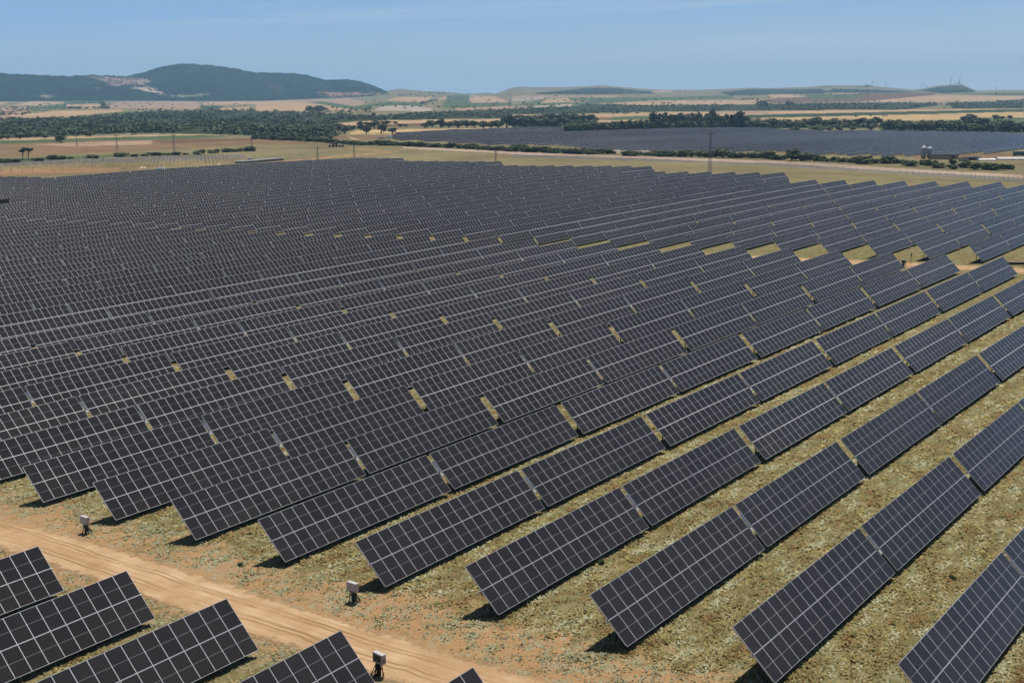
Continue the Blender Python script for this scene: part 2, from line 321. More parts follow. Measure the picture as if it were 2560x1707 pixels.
# field patches: polygons read off the photograph, laid on the ground that is seen there
WHEAT, PINK, GOLD, GREEN, DGREEN, BROWN, OLIVE, PALE, MAROON, WOOD, TRACK, ORANGE, GREY, STRAW = (
    (196, 160, 118), (178, 147, 118), (200, 166, 110), (92, 108, 66), (64, 84, 54), (140, 112, 78), (138, 126, 84),
    (186, 168, 150), (124, 94, 68), (62, 72, 44), (190, 162, 138), (178, 136, 90), (128, 120, 106), (150, 132, 86))
PATCH = [
 (0, WHEAT, [(0,410),(115,415),(115,445),(0,490)]), (0, WHEAT, [(120,490),(330,450),(600,470),(590,478),(380,490)]),
 (0, GREEN, [(590,450),(930,450),(1000,470),(620,478)]), (0, WHEAT, [(610,485),(920,478),(920,520),(600,520)]),
 (0, PINK, [(1100,455),(1370,420),(1780,440),(1900,530),(960,520)]), (0, WHEAT, [(1380,420),(1600,415),(1780,442),(1400,450)]),
 (0, DGREEN, [(1830,495),(2060,500),(2000,540),(1850,530)]), (0, WHEAT, [(1860,465),(2352,445),(2352,480),(1870,490)]),
 (0, WHEAT, [(1970,525),(2290,505),(2290,535),(1970,540)]), (0, PINK, [(0,500),(270,510),(270,590),(0,590)]),
 (0, GREEN, [(280,515),(600,475),(610,520),(300,550)]), (0, WHEAT, [(0,598),(500,545),(1100,530),(1150,545),(600,598),(0,614)]),
 (0, GREEN, [(600,605),(1100,552),(1400,545),(1300,580),(700,614)]),
 (0, WOOD, [(0,615),(500,610),(1000,590),(1400,545),(2352,535),(2352,770),(1900,755),(1200,745),(700,770),(0,795)]),
 (0, WHEAT, [(0,795),(1880,757),(2050,770),(1800,778),(0,815)]), (0, GREEN, [(0,815),(1880,762),(2120,775),(1700,800),(0,845)]),
 (0, BROWN, [(0,845),(1000,815),(2352,790),(2352,850),(1400,905),(0,980)]), (0, PINK, [(300,850),(1000,822),(1400,815),(1400,850),(600,868)]),
 (0, MAROON, [(1400,812),(2352,792),(2352,812),(1500,840)]),
 (0, OLIVE, [(0,955),(600,950),(1500,900),(2352,850),(2352,1010),(0,1050)]),
 (0, GREEN, [(0,985),(1050,948),(1050,968),(0,1022)]),
 (0, GREY, [(0,1012),(1400,960),(2250,940),(2250,975),(1400,1020),(0,1060)]), (0, STRAW, [(0,1050),(1400,1010),(2250,970),(2250,1012),(1400,1078),(0,1110)]),
 (0, ORANGE, [(-60,1085),(600,1065),(1100,1065),(1100,1100),(-60,1150)]),
 (1, PINK, [(0,450),(500,420),(600,425),(960,545),(0,545)]), (1, WHEAT, [(0,455),(300,450),(800,520),(600,540),(0,540)]), (1, PINK, [(600,440),(820,422),(1050,470),(900,500),(600,450)]),
 (1, GREEN, [(470,460),(600,455),(900,500),(1200,460),(1600,470),(1500,495),(1080,500),(1000,530),(880,530)]),
 (1, PALE, [(1080,535),(1150,500),(1400,490),(1620,520),(1620,545)]), (1, WHEAT, [(1200,450),(1290,415),(1620,415),(1560,460)]),
 (1, WHEAT, [(1610,455),(1755,405),(1755,440)]), (1, GREEN, [(1700,510),(1760,400),(1960,395),(1960,470),(2352,470),(2352,495),(1750,515)]),
 (1, WHEAT, [(1960,470),(1960,400),(2200,410),(2330,460)]), (1, PINK, [(1800,522),(2352,494),(2352,522),(1850,537)]),
 (1, WOOD, [(0,545),(400,560),(1000,590),(1500,560),(2352,530),(2352,610),(1600,620),(900,640),(740,650),(740,690),(0,690)]),
 (1, WHEAT, [(740,660),(1060,632),(1580,622),(2270,612),(2270,642),(1500,652),(900,690)]), (1, MAROON, [(1190,665),(1550,655),(1520,690),(1190,695)]),
 (1, OLIVE, [(930,700),(1530,680),(1530,700),(1000,710)]), (1, WOOD, [(0,690),(720,690),(760,770),(0,775)]), (1, GOLD, [(820,762),(930,720),(2200,695),(2200,712),(1450,742),(1000,762)]),
 (1, WOOD, [(0,775),(700,770),(700,800),(0,800)]), (1, BROWN, [(600,775),(1200,765),(1350,790),(900,810),(600,790)]), (1, WHEAT, [(830,775),(960,800),(900,806)]),
 (1, OLIVE, [(0,800),(900,850),(1500,880),(2352,912),(2352,1100),(0,1100)]), (1, BROWN, [(0,800),(500,830),(500,850),(0,850)]),
 (1, TRACK, [(1350,868),(1900,895),(2352,915),(2352,938),(1800,910),(1350,885)]), (1, ORANGE, [(130,1012),(700,962),(1290,915),(1320,922),(700,975),(150,1022)]),
 (1, ORANGE, [(820,880),(980,885),(1260,912),(1200,922),(960,900)]), (1, BROWN, [(400,985),(660,955),(670,965),(420,995)]), (1, BROWN, [(2100,955),(2280,945),(2352,965),(2130,970)]),
 (2, GREEN, [(0,490),(300,440),(530,425),(1240,420),(2000,400),(2050,430),(1200,450),(700,490)]), (2, PINK, [(0,405),(1000,400),(950,415),(0,420)]),
 (2, PALE, [(0,430),(280,415),(300,430),(0,455)]),
 (2, WHEAT, [(260,470),(330,430),(510,425),(540,445),(700,448),(700,462)]), (2, WHEAT, [(770,475),(1300,452),(2352,440),(2352,482),(1250,490)]),
 (2, PALE, [(0,512),(560,478),(560,502),(0,518)]), (2, WOOD, [(0,520),(560,500),(700,480),(1200,492),(2352,482),(2352,540),(1200,552),(440,572),(0,572)]),
 (2, WHEAT, [(0,602),(0,580),(400,580),(1300,557),(2352,547),(2352,645),(1300,645),(800,655),(700,605)]), (2, GREEN, [(930,598),(1270,585),(1260,622),(800,632)]), (2, BROWN, [(770,605),(930,598),(930,612),(800,630)]),
 (2, PINK, [(1860,548),(2352,542),(2352,570),(1900,572)]), (2, DGREEN, [(2150,580),(2352,575),(2352,605),(2180,610)]),
 (2, WOOD, [(180,388),(700,332),(950,332),(1290,368),(1290,385),(700,392)]), (2, WOOD, [(1900,375),(2200,345),(2352,345),(2352,395),(2000,402)]), (2, PINK, [(1300,355),(1480,350),(1480,372),(1300,378)]),
 (2, WOOD, [(0,600),(400,590),(780,600),(780,700),(0,705)]), (2, WOOD, [(470,690),(1270,640),(2000,620),(2352,640),(2352,705),(1800,708),(900,735),(500,752)]),
 (2, OLIVE, [(0,830),(400,850),(800,885),(2352,900),(2352,1100),(0,1100)]), (2, ORANGE, [(100,840),(320,830),(340,850),(120,860)]), (2, GOLD, [(520,870),(800,868),(800,885),(520,882)]),
 (2, PALE, [(900,890),(1250,890),(1250,930),(950,930)]),
 (2, TRACK, [(0,920),(1000,955),(2352,1000),(2352,1024),(1000,976),(0,942)]), (2, GREY, [(0,940),(1000,974),(2352,1024),(2352,1044),(1000,998),(0,964)]),
 (3, PINK, [(0,470),(830,460),(1550,395),(2352,405),(2352,440),(1600,462)]), (3, WHEAT, [(830,462),(1550,396),(2352,408),(2352,440),(1600,462)]), (3, MAROON, [(0,440),(900,380),(1550,375),(1500,400),(900,455),(0,470)]),
 (3, GREEN, [(340,390),(600,390),(830,385),(900,420),(400,440)]), (3, WHEAT, [(0,395),(200,390),(345,410),(200,420),(0,430)]), (3, PINK, [(580,385),(700,370),(820,375),(830,390),(600,392)]),
 (3, GREEN, [(1650,385),(2352,375),(2352,400),(2100,402)]), (3, WOOD, [(0,480),(1120,465),(1560,470),(1560,495),(1260,530),(0,542)]), (3, WOOD, [(1650,470),(2352,450),(2352,522),(1700,522)]),
 (3, WHEAT, [(0,545),(550,537),(2352,522),(2352,537),(0,574)]), (3, DGREEN, [(0,577),(1100,552),(2352,525),(2352,550),(0,607)]),
 (3, GOLD, [(0,607),(2352,550),(2352,612),(1000,637),(0,645)]), (3, GREEN, [(1600,645),(1900,600),(2352,605),(2352,645)]),
 (3, WOOD, [(0,345),(480,340),(550,370),(480,386),(0,390)]), (3, WOOD, [(520,370),(600,340),(1000,350),(1400,370),(1150,377),(600,377)]), (3, WOOD, [(1390,357),(1550,325),(1700,312),(1790,315),(1920,368),(1600,382)]),
 (3, WOOD, [(0,645),(1000,640),(1000,700),(0,705)]), (3, WOOD, [(1050,660),(2352,650),(2352,740),(1050,730)]),
 (3, OLIVE, [(0,900),(2352,950),(2352,1300),(0,1300)]), (3, BROWN, [(1350,950),(2352,930),(2352,1000),(1350,990)]), (3, OLIVE, [(2000,1000),(2352,990),(2352,1100),(2000,1100)]),
 (3, TRACK, [(0,998),(1200,1068),(2352,1130),(2352,1158),(1200,1094),(0,1024)]), (3, GREY, [(0,1022),(1200,1092),(2352,1156),(2352,1200),(1200,1120),(0,1048)]),
]
def in_poly(px, py, poly):
    inside = np.zeros(px.shape, bool); n = len(poly)
    for i in range(n):
        x1, y1 = poly[i]; x2, y2 = poly[(i+1) % n]
        if y1 == y2: continue
        c = ((y1 > py) != (y2 > py)) & (px < (x2-x1)*(py-y1)/(y2-y1) + x1)
        inside ^= c
    return inside
ALB = 0.63
def field_colour(px, py, r, X, Y):
    base = np.where((r < 1100)[:, None], lin(OLIVE), lin((140, 130, 94)))
    jx = 3.0*np.sin(X/23+1.3*np.sin(Y/17)) ; jy = 0.6*np.sin(X/31+2*np.sin(Y/41))
    qx, qy = px + jx*np.clip(600/r, .2, 1), py + jy*np.clip(700/r, .2, 1)
    for i, c, poly in PATCH:
        P = [C(i, *p) for p in poly]
        x0 = min(p[0] for p in P); x1 = max(p[0] for p in P); y0 = min(p[1] for p in P); y1 = max(p[1] for p in P)
        k = np.where((qx >= x0) & (qx <= x1) & (qy >= y0) & (qy <= y1))[0]
        if len(k) == 0: continue
        k = k[in_poly(qx[k], qy[k], P)]
        base[k] = lin(c)
    return (base*0.88 + base.mean(1, keepdims=True)*0.12)*ALB

def land_nodes(t):
    """near ground: dry grass, pale flowering mats, bare sandy soil; returns colour and height sockets"""
    L = t.links.new
    geo = N(t, 'ShaderNodeNewGeometry'); pos = geo.outputs['Position']
    def noise(s, d=4.0, r=0.6, dist=0.0, stretch=None):
        n = N(t, 'ShaderNodeTexNoise', inp={'Scale': s, 'Detail': d, 'Roughness': r, 'Distortion': dist})
        if stretch:
            mp = N(t, 'ShaderNodeMapping'); mp.inputs['Scale'].default_value = stretch; L(pos, mp.inputs['Vector']); L(mp.outputs[0], n.inputs['Vector'])
        else: L(pos, n.inputs['Vector'])
        return n.outputs['Fac']
    def rng_(x, a, b, c=0.0, d=1.0):
        n = N(t, 'ShaderNodeMapRange', inp={1: a, 2: b, 3: c, 4: d}); L(x, n.inputs[0]); return n.outputs[0]
    def mix(f, a, b):
        n = N(t, 'ShaderNodeMix', data_type='RGBA')
        for s, x in (('Factor', f), ('A', a), ('B', b)):
            if isinstance(x, tuple): n.inputs[s].default_value = (*x, 1) if len(x) == 3 else x
            elif isinstance(x, float): n.inputs[s].default_value = x
            else: L(x, n.inputs[s])
        return n.outputs['Result']
    def mth(op, a, b):
        n = N(t, 'ShaderNodeMath', operation=op)
        for i, x in enumerate((a, b)):
            if isinstance(x, float): n.inputs[i].default_value = x
            else: L(x, n.inputs[i])
        return n.outputs[0]
    fine = noise(5.5, 5, 0.7); fine2 = noise(14.0, 3, 0.7); mid = noise(0.9, 5, 0.65, 0.4); big = noise(0.16, 4, 0.6); row = noise(0.5, 4, 0.6, 0.2, (0.35, 1.6, 1.0))
    grass = mix(rng_(fine, 0.3, 0.7), (0.062, 0.057, 0.022), (0.190, 0.166, 0.072))
    grass = mix(rng_(row, 0.42, 0.66, 0.0, 0.75), grass, (0.165, 0.110, 0.038))
    grass = mix(mth('MULTIPLY', rng_(mid, 0.46, 0.64), rng_(fine2, 0.36, 0.62)), grass, (0.25, 0.252, 0.14))
    soil = mix(rng_(fine, 0.3, 0.75), (0.235, 0.135, 0.060), (0.39, 0.240, 0.122))
    # distance to the two service tracks widens the bare ground
    sep = N(t, 'ShaderNodeSeparateXYZ'); L(pos, sep.inputs[0])
    k = -0.5905/PITCH
    line = N(t, 'ShaderNodeMath', operation='MULTIPLY_ADD', inp={1: -k}); L(sep.outputs['Y'], line.inputs[0]); L(sep.outputs['X'], line.inputs[2])   # x - k y
    c1 = xrow(0) - k*OFF - 5.2; c2 = c1 + 4*LT + 11.2
    d1 = mth('ABSOLUTE', mth('SUBTRACT', line.outputs[0], c1), 0.0); d2 = mth('ABSOLUTE', mth('SUBTRACT', line.outputs[0], c2), 0.0)
    near = mth('MAXIMUM', rng_(d1, 3.0, 10.0, 0.30, 0.0), rng_(d2, 2.4, 5.0, 0.34, 0.0))
    s0 = mth('ADD', mth('ADD', mth('MULTIPLY', big, 0.55), mth('MULTIPLY', mid, 0.55)), near)
    sm = rng_(mth('ADD', s0, mth('MULTIPLY', mth('SUBTRACT', fine, 0.5), 0.35)), 0.67, 0.83)
    # sage-green mats creep over the bare soil
    sage = mix(rng_(fine2, 0.35, 0.65), (0.15, 0.145, 0.085), (0.36, 0.36, 0.25))
    sg = mth('MULTIPLY', rng_(noise(0.75, 6, 0.7, 0.6), 0.50, 0.60), rng_(fine, 0.40, 0.52))
    soil = mix(mth('MULTIPLY', sg, 0.85), soil, sage)
    return mix(sm, grass, soil), fine, mid, geo, noise, rng_, mix
def terrain_material():
    m, t, b = mat('land'); L = t.links.new
    col, fine, mid, geo, noise, rng_, mix = land_nodes(t)
    at = N(t, 'ShaderNodeAttribute'); at.attribute_name = 'field'
    na = N(t, 'ShaderNodeAttribute'); na.attribute_name = 'near'
    n1 = noise(0.02, 6, 0.65); n2 = noise(0.14, 5, 0.7); n3 = noise(0.006, 4, 0.6)
    f1 = N(t, 'ShaderNodeVectorMath', operation='SCALE'); L(at.outputs['Color'], f1.inputs[0]); L(rng_(n1, 0.3, 0.7, 0.78, 1.2), f1.inputs['Scale'])
    f2 = N(t, 'ShaderNodeVectorMath', operation='SCALE'); L(f1.outputs[0], f2.inputs[0]); L(rng_(n2, 0.3, 0.7, 0.78, 1.22), f2.inputs['Scale'])
    f3 = N(t, 'ShaderNodeVectorMath', operation='SCALE'); L(f2.outputs[0], f3.inputs[0]); L(rng_(n3, 0.3, 0.7, 0.85, 1.15), f3.inputs['Scale'])
    L(mix(na.outputs['Fac'], f3.outputs[0], col), b.inputs['Base Color'])
    b.inputs['Roughness'].default_value = 0.95; b.inputs['Specular IOR Level'].default_value = 0.05
    bp = N(t, 'ShaderNodeBump', inp={'Strength': 0.55, 'Distance': 0.18}); L(fine, bp.inputs['Height']); L(bp.outputs[0], b.inputs['Normal'])
    return m
def grid_mesh(name, X, Y, Z, material, attrs=(), smooth=True):
    nr, nc = X.shape
    me = bpy.data.meshes.new(name)
    co = np.stack([X, Y, Z], -1).reshape(-1, 3).astype(np.float32)
    me.vertices.add(len(co)); me.vertices.foreach_set('co', co.ravel())
    idx = np.arange(nr*nc).reshape(nr, nc)
    q = np.stack([idx[:-1, :-1], idx[:-1, 1:], idx[1:, 1:], idx[1:, :-1]], -1).reshape(-1, 4)
    me.loops.add(q.size); me.loops.foreach_set('vertex_index', q.ravel().astype(np.int32))
    me.polygons.add(len(q)); me.polygons.foreach_set('loop_start', np.arange(0, q.size, 4, dtype=np.int32)); me.polygons.foreach_set('loop_total', np.full(len(q), 4, np.int32))
    me.polygons.foreach_set('use_smooth', np.full(len(q), smooth))
    me.materials.append(material)
    for nm, a in attrs:
        if a.ndim == 1:
            at = me.attributes.new(nm, 'FLOAT', 'POINT'); at.data.foreach_set('value', a.astype(np.float32))
        else:
            c = np.ones((len(a), 4), np.float32); c[:, :3] = a
            at = me.attributes.new(nm, 'FLOAT_COLOR', 'POINT'); at.data.foreach_set('color', c.ravel())
    me.update()
    o = bpy.data.objects.new(name, me); COL.objects.link(o); return o
M_LAND = terrain_material()
def build_terrain():
    pxs = np.concatenate([np.linspace(-2200, -350, 60)[:-1], np.arange(-350, 2911, 2.2), np.linspace(2911, 4800, 60)[1:]])
    ang = np.arctan((pxs-1280)/(F/math.cos(PIT)))
    r = np.concatenate([np.linspace(8, 330, 90), 1/np.linspace(1/330, 1/2700, 260)[1:], np.linspace(2700, 8000, 110)[1:], np.linspace(8000, 14000, 12)[1:]])
    A, RR = np.meshgrid(ang, r)
    th = YAW - A
    X = RR*np.cos(th); Y = RR*np.sin(th); Z = ground(X, Y)
    P = np.stack([X, Y, Z], -1).reshape(-1, 3)
    px, py, dz = project(P); rr = RR.ravel()
    col = np.zeros((len(P), 3)); far = rr > 380
    col[far] = field_colour(px[far], py[far], rr[far], P[far, 0], P[far, 1])
    xb = np.interp(P[:, 1], [175, 485], [404, 500]); s = np.maximum(P[:, 0]-xb, P[:, 1]-535)
    near = 1 - sstep(0, 14, s); col[~far] = lin(OLIVE)*ALB
    o = grid_mesh('terrain', X, Y, Z, M_LAND, (('field', col), ('near', near)))
    tag(o, kind='structure')
build_terrain()

def forest_material():
    m, t, b = mat('hill_forest'); L = t.links.new
    geo = N(t, 'ShaderNodeNewGeometry'); at = N(t, 'ShaderNodeAttribute'); at.attribute_name = 'field'
    n1 = N(t, 'ShaderNodeTexNoise', inp={'Scale': 0.030, 'Detail': 6.0, 'Roughness': 0.8}); L(geo.outputs['Position'], n1.inputs['Vector'])
    n2 = N(t, 'ShaderNodeTexNoise', inp={'Scale': 0.006, 'Detail': 4.0}); L(geo.outputs['Position'], n2.inputs['Vector'])
    m1 = N(t, 'ShaderNodeMapRange', inp={1: 0.42, 2: 0.60, 3: 0.25, 4: 2.3}); L(n1.outputs['Fac'], m1.inputs[0])
    m2 = N(t, 'ShaderNodeMapRange', inp={1: 0.3, 2: 0.7, 3: 0.5, 4: 1.6}); L(n2.outputs['Fac'], m2.inputs[0])
    a = N(t, 'ShaderNodeVectorMath', operation='SCALE'); L(at.outputs['Color'], a.inputs[0]); L(m1.outputs[0], a.inputs['Scale'])
    c = N(t, 'ShaderNodeVectorMath', operation='SCALE'); L(a.outputs[0], c.inputs[0]); L(m2.outputs[0], c.inputs['Scale'])
    L(c.outputs[0], b.inputs['Base Color']); b.inputs['Roughness'].default_value = 1.0; b.inputs['Specular IOR Level'].default_value = 0.0
    bp = N(t, 'ShaderNodeBump', inp={'Strength': 0.9, 'Distance': 14.0}); L(n1.outputs['Fac'], bp.inputs['Height']); L(bp.outputs[0], b.inputs['Normal'])
    return m
M_FOREST = forest_material()
HILLPATCH = [(0, (124, 104, 96), [(800,236),(950,226),(1200,238),(1370,258),(1340,275),(1300,300),(1150,306),(1040,318),(960,270)]),
             (0, (160, 136, 118), [(1090,300),(1130,270),(1360,262),(1300,302)]), (0, (166, 148, 132), [(1190,335),(1350,320),(1420,345),(1600,412),(1440,375),(1260,347)]),
             (0, (60, 70, 44), [(1310,270),(1370,270),(1370,300),(1320,305)]), (0, (120, 118, 92), [(1620,400),(1900,385),(1920,400),(1640,412)]),
             (1, (146, 114, 98), [(580,365),(700,370),(1000,378),(1200,385),(940,402),(680,405),(600,385)]), (1, (90, 84, 74), [(100,290),(160,310),(240,340),(130,325)]),
             (0, (120, 112, 100), [(860,335),(960,328),(980,340),(880,345)]), (0, (110, 100, 88), [(380,400),(480,395),(490,425),(400,430)])]
def build_hill(name, crest, dist, foot_px, depth_front, depth_back, seed):
    """a wooded hill: its crest height comes from the skyline at its distance, with a front and a back slope"""
    cx = np.array([c[0] for c in crest], float); cyy = np.array([c[1] for c in crest], float)
    pxs = np.arange(cx[0], cx[-1]+1, 2.2)
    ang = np.arctan((pxs-1280)/(F/math.cos(PIT)))
    zi = np.interp(pxs, cx, cyy); kw = np.hanning(27); kw /= kw.sum(); zi = np.convolve(np.pad(zi, 13, mode='edge'), kw, 'valid')
    zc = HC + dist*(YH - zi)/F
    rg = np.random.default_rng(seed)
    zn = np.convolve(rg.normal(0, 0.8, len(zc)), np.ones(3)/3, 'same')*np.clip(zc/40, 0, 1)
    v = np.concatenate([np.linspace(0, 1, 70), 1 + np.linspace(0, 1, 20)[1:]])
    A, VV = np.meshgrid(ang, v); ZC = np.tile(zc, (len(v), 1))
    RR = np.where(VV <= 1, dist - depth_front*(1-VV), dist + depth_back*(VV-1))
    prof = np.where(VV <= 1, np.sin(np.clip(VV, 0, 1)*math.pi/2)**1.25, np.cos(np.clip(VV-1, 0, 1)*math.pi/2)**1.5)
    gully = 1 - 0.13*(1+np.sin(A*95 + 3*np.sin(VV*4)))*np.sin(np.pi*np.clip(VV, 0, 1)) - 0.06*(1+np.sin(A*233+VV*7))*np.sin(np.pi*np.clip(VV, 0, 1))
    th = YAW - A; X = RR*np.cos(th); Y = RR*np.sin(th)
    base = ground(X, Y) - 6
    Z = base + (ZC - base)*np.clip(prof*gully, 0, 1.02) + zn[None]*np.clip(1-np.abs(VV-1)*9, 0, 1)
    Z += (rg.normal(0, 1.6, Z.shape) + 3.0*np.sin(A*900+VV*37)*np.sin(VV*61+A*310))*np.clip(VV*6, 0, 1)*np.clip((1.9-VV)*2, 0, 1)
    P = np.stack([X, Y, Z], -1).reshape(-1, 3); px, py, dz = project(P)
    px = px + 5*np.sin(P[:, 2]/5+P[:, 1]/60) + rg.normal(0, 3, len(px)); py = py + 1.2*np.sin(P[:, 0]/37) + rg.normal(0, 1.2, len(px))
    col = np.tile(lin((40, 56, 32))*0.48, (len(P), 1))
    for i, c, poly in HILLPATCH:
        k = in_poly(px, py, [C(i, *p) for p in poly]) & (VV.ravel() <= 1); col[k] = lin(c)*ALB
    o = grid_mesh(name, X, Y, Z, M_FOREST, (('field', col),)); tag(o, kind='structure'); return o
def CR(i, pts): return [C(i, *p) for p in pts]
build_hill('hill', [(-700, 200)] + CR(0, [(-400,190),(0,207),(100,215),(300,220),(650,235),(850,222),(1150,230),(1300,262),(1420,330),(1560,400),(1640,440)]), 6800, None, 900, 900, 3)
build_hill('hill', CR(0, [(900,330),(1050,260),(1250,215),(1350,195),(1500,150),(1650,127),(1800,127),(2000,140),(2200,165),(2340,202)]) + CR(1, [(100,201),(200,200),(400,207),(520,225),(640,268),(720,262),(840,258),(950,270),(1050,300),(1150,338),(1240,384),(1330,430)]), 7500, None, 1500, 1200, 4)

# ------------------------------------------------------------------ service tracks
def track_material():
    m, t, b = mat('sandy_track'); L = t.links.new
    geo = N(t, 'ShaderNodeNewGeometry'); uv = N(t, 'ShaderNodeUVMap'); uv.uv_map = 'UVMap'
    def no(vec, s, d, r, sx=1.0, sy=1.0, dist=0.0):
        mp = N(t, 'ShaderNodeMapping'); mp.inputs['Scale'].default_value = (sx, sy, 1); L(vec, mp.inputs['Vector'])
        n = N(t, 'ShaderNodeTexNoise', inp={'Scale': s, 'Detail': d, 'Roughness': r, 'Distortion': dist}); L(mp.outputs[0], n.inputs['Vector']); return n.outputs['Fac']
    def mr(x, a, b_, c=0.0, d=1.0):
        n = N(t, 'ShaderNodeMapRange', inp={1: a, 2: b_, 3: c, 4: d}); L(x, n.inputs[0]); return n.outputs[0]
    def mix(f, a, c):
        n = N(t, 'ShaderNodeMix', data_type='RGBA'); L(f, n.inputs['Factor'])
        for s, x in (('A', a), ('B', c)):
            if isinstance(x, tuple): n.inputs[s].default_value = (*x, 1)
            else: L(x, n.inputs[s])
        return n.outputs['Result']
    streak = no(uv.outputs[0], 1.0, 6, 0.6, 1.7, 0.05, 1.2); streak2 = no(uv.outputs[0], 1.0, 5, 0.65, 5.0, 0.20, 1.6); blot = no(geo.outputs['Position'], 0.35, 5, 0.6); fine = no(geo.outputs['Position'], 6.0, 4, 0.7)
    c = mix(mr(blot, 0.3, 0.7), (0.335, 0.207, 0.102), (0.44, 0.288, 0.160))
    patch = no(geo.outputs['Position'], 0.22, 4, 0.6, 1.0, 0.55)
    def mul(a, b_):
        n = N(t, 'ShaderNodeMath', operation='MULTIPLY'); L(a, n.inputs[0]); L(b_, n.inputs[1]); return n.outputs[0]
    c = mix(mul(mr(streak, 0.49, 0.64, 0.0, 0.8), mr(patch, 0.45, 0.68, 0.0, 1.0)), c, (0.24, 0.140, 0.062))
    c = mix(mul(mr(streak2, 0.54, 0.66, 0.0, 0.85), mr(patch, 0.50, 0.36, 0.0, 1.0)), c, (0.19, 0.105, 0.046))
    c = mix(mul(mr(streak, 0.54, 0.34, 0.0, 0.7), mr(blot, 0.36, 0.60)), c, (0.54, 0.395, 0.25))
    # two worn wheel lines with churned edges
    su = N(t, 'ShaderNodeSeparateXYZ'); L(uv.outputs[0], su.inputs[0])
    def mm(op, a, b_):
        n = N(t, 'ShaderNodeMath', operation=op)
        for i_, x_ in enumerate((a, b_)):
            if isinstance(x_, float): n.inputs[i_].default_value = x_
            else: L(x_, n.inputs[i_])
        return n.outputs[0]
    wob = mm('MULTIPLY', mm('SUBTRACT', no(geo.outputs['Position'], 0.12, 3, 0.5), 0.5), 1.6)
    for off in (-0.95, 0.85):
        dwl = mm('ABSOLUTE', mm('ADD', mm('ADD', su.outputs['X'], wob), off), 0.0)
        dwl = mm('ABSOLUTE', mm('SUBTRACT', dwl, 0.22), 0.0)
        c = mix(mul(mr(dwl, 0.02, 0.13, 0.75, 0.0), mr(patch, 0.38, 0.58, 0.15, 1.0)), c, (0.19, 0.105, 0.045))
    c = mix(mr(fine, 0.35, 0.75, 0.0, 0.25), c, (0.28, 0.17, 0.085))
    L(c, b.inputs['Base Color']); b.inputs['Roughness'].default_value = 0.95; b.inputs['Specular IOR Level'].default_value = 0.08
    # the worn surface breaks up into the verge
    eg = mm('SUBTRACT', 2.75, mm('ABSOLUTE', su.outputs['X'], 0.0))
    eg = mm('ADD', eg, mm('MULTIPLY', mm('SUBTRACT', no(geo.outputs['Position'], 1.1, 6, 0.75), 0.5), 2.6))
    al = mr(eg, 0.15, 0.75)
    tr_ = N(t, 'ShaderNodeBsdfTransparent'); ms_ = N(t, 'ShaderNodeMixShader'); L(al, ms_.inputs[0]); L(tr_.outputs[0], ms_.inputs[1]); L(b.outputs[0], ms_.inputs[2]); L(ms_.outputs[0], t.nodes['Material Output'].inputs['Surface'])
    bp = N(t, 'ShaderNodeBump', inp={'Strength': 0.6, 'Distance': 0.12}); L(streak2, bp.inputs['Height']); L(bp.outputs[0], b.inputs['Normal'])
    return m
M_TRACK = track_material()
def build_track(name, xc, half, y0, y1, wob, seed):
    rg = np.random.default_rng(seed)
    ys = np.arange(y0, y1, 0.45); nc = 25
    def smooth(n, k, a): return np.convolve(rg.normal(0, 1, n+2*k), np.ones(k)/k, 'same')[k:k+n]*math.sqrt(k)*a
    lo = -half + smooth(len(ys), 30, 0.35) + smooth(len(ys), 5, 0.22); hi = half + smooth(len(ys), 30, 0.35) + smooth(len(ys), 5, 0.22)
    xm = np.array([xc(y) for y in ys]) + smooth(len(ys), 120, wob)
    u = np.linspace(0, 1, nc)
    X = xm[:, None] + lo[:, None] + (hi-lo)[:, None]*u[None]; Y = np.tile(ys[:, None], (1, nc))
    rut = -0.03*np.exp(-((u-0.3)/0.06)**2) - 0.03*np.exp(-((u-0.7)/0.06)**2)
    Z = ground(X, Y) + 0.035 + rut[None]*0.5
    o = grid_mesh(name, X, Y, Z, M_TRACK)
    ul = o.data.uv_layers.new(name='UVMap'); li = np.zeros(len(o.data.loops), np.int32); o.data.loops.foreach_get('vertex_index', li)
    UV = np.stack([(X-xm[:, None]).ravel(), Y.ravel()], -1)[li]; ul.data.foreach_set('uv', UV.astype(np.float32).ravel())
    tag(o, kind='structure'); return o
KR = -0.5905/PITCH
build_track('dirt_track', lambda y: float(np.interp(y, [20, 45, 60, 75, 90, 200], [xrow(0)-6.6+KR*(y-OFF) if False else 0]*6)) + xrow(0) + KR*(y-OFF) + float(np.interp(y, [30, 45, 58, 72, 85, 120], [-8.3, -8.0, -7.4, -6.6, -5.9, -5.9])), 2.9, -20, 240, 0.10, 1)
build_track('dirt_track', lambda y: xrow(0) + 4*LT + KR*(y-OFF) + max(3.0, 5.6 - 0.010*max(0, y-OFF)), 2.6, -60, 620, 0.12, 2)

# ------------------------------------------------------------------ solar trackers
TUBE_DROP = 0.16
def wing_mesh():
    """17 x 2 modules as one slab (mid distance): a sheet of cells on a thin framed box"""
    Lx, Wy, T = W17, HW, 0.02
    V = [(0, -Wy, 0), (Lx, -Wy, 0), (Lx, Wy, 0), (0, Wy, 0), (0, -Wy, -2*T), (Lx, -Wy, -2*T), (Lx, Wy, -2*T), (0, Wy, -2*T)]
    Fc = [(0, 1, 2, 3), (7, 6, 5, 4), (0, 4, 5, 1), (1, 5, 6, 2), (2, 6, 7, 3), (3, 7, 4, 0)]
    uv = []
    for f in Fc:
        for i in f: uv.append((V[i][0]/MW, (V[i][1]+Wy)/MH))
    me = mesh_obj('panel_wing', V, Fc, [M_PV, M_BACK, M_ALU], None, [0, 1, 2, 2, 2, 2], False, uv)
    d = me.data; bpy.data.objects.remove(me); return d
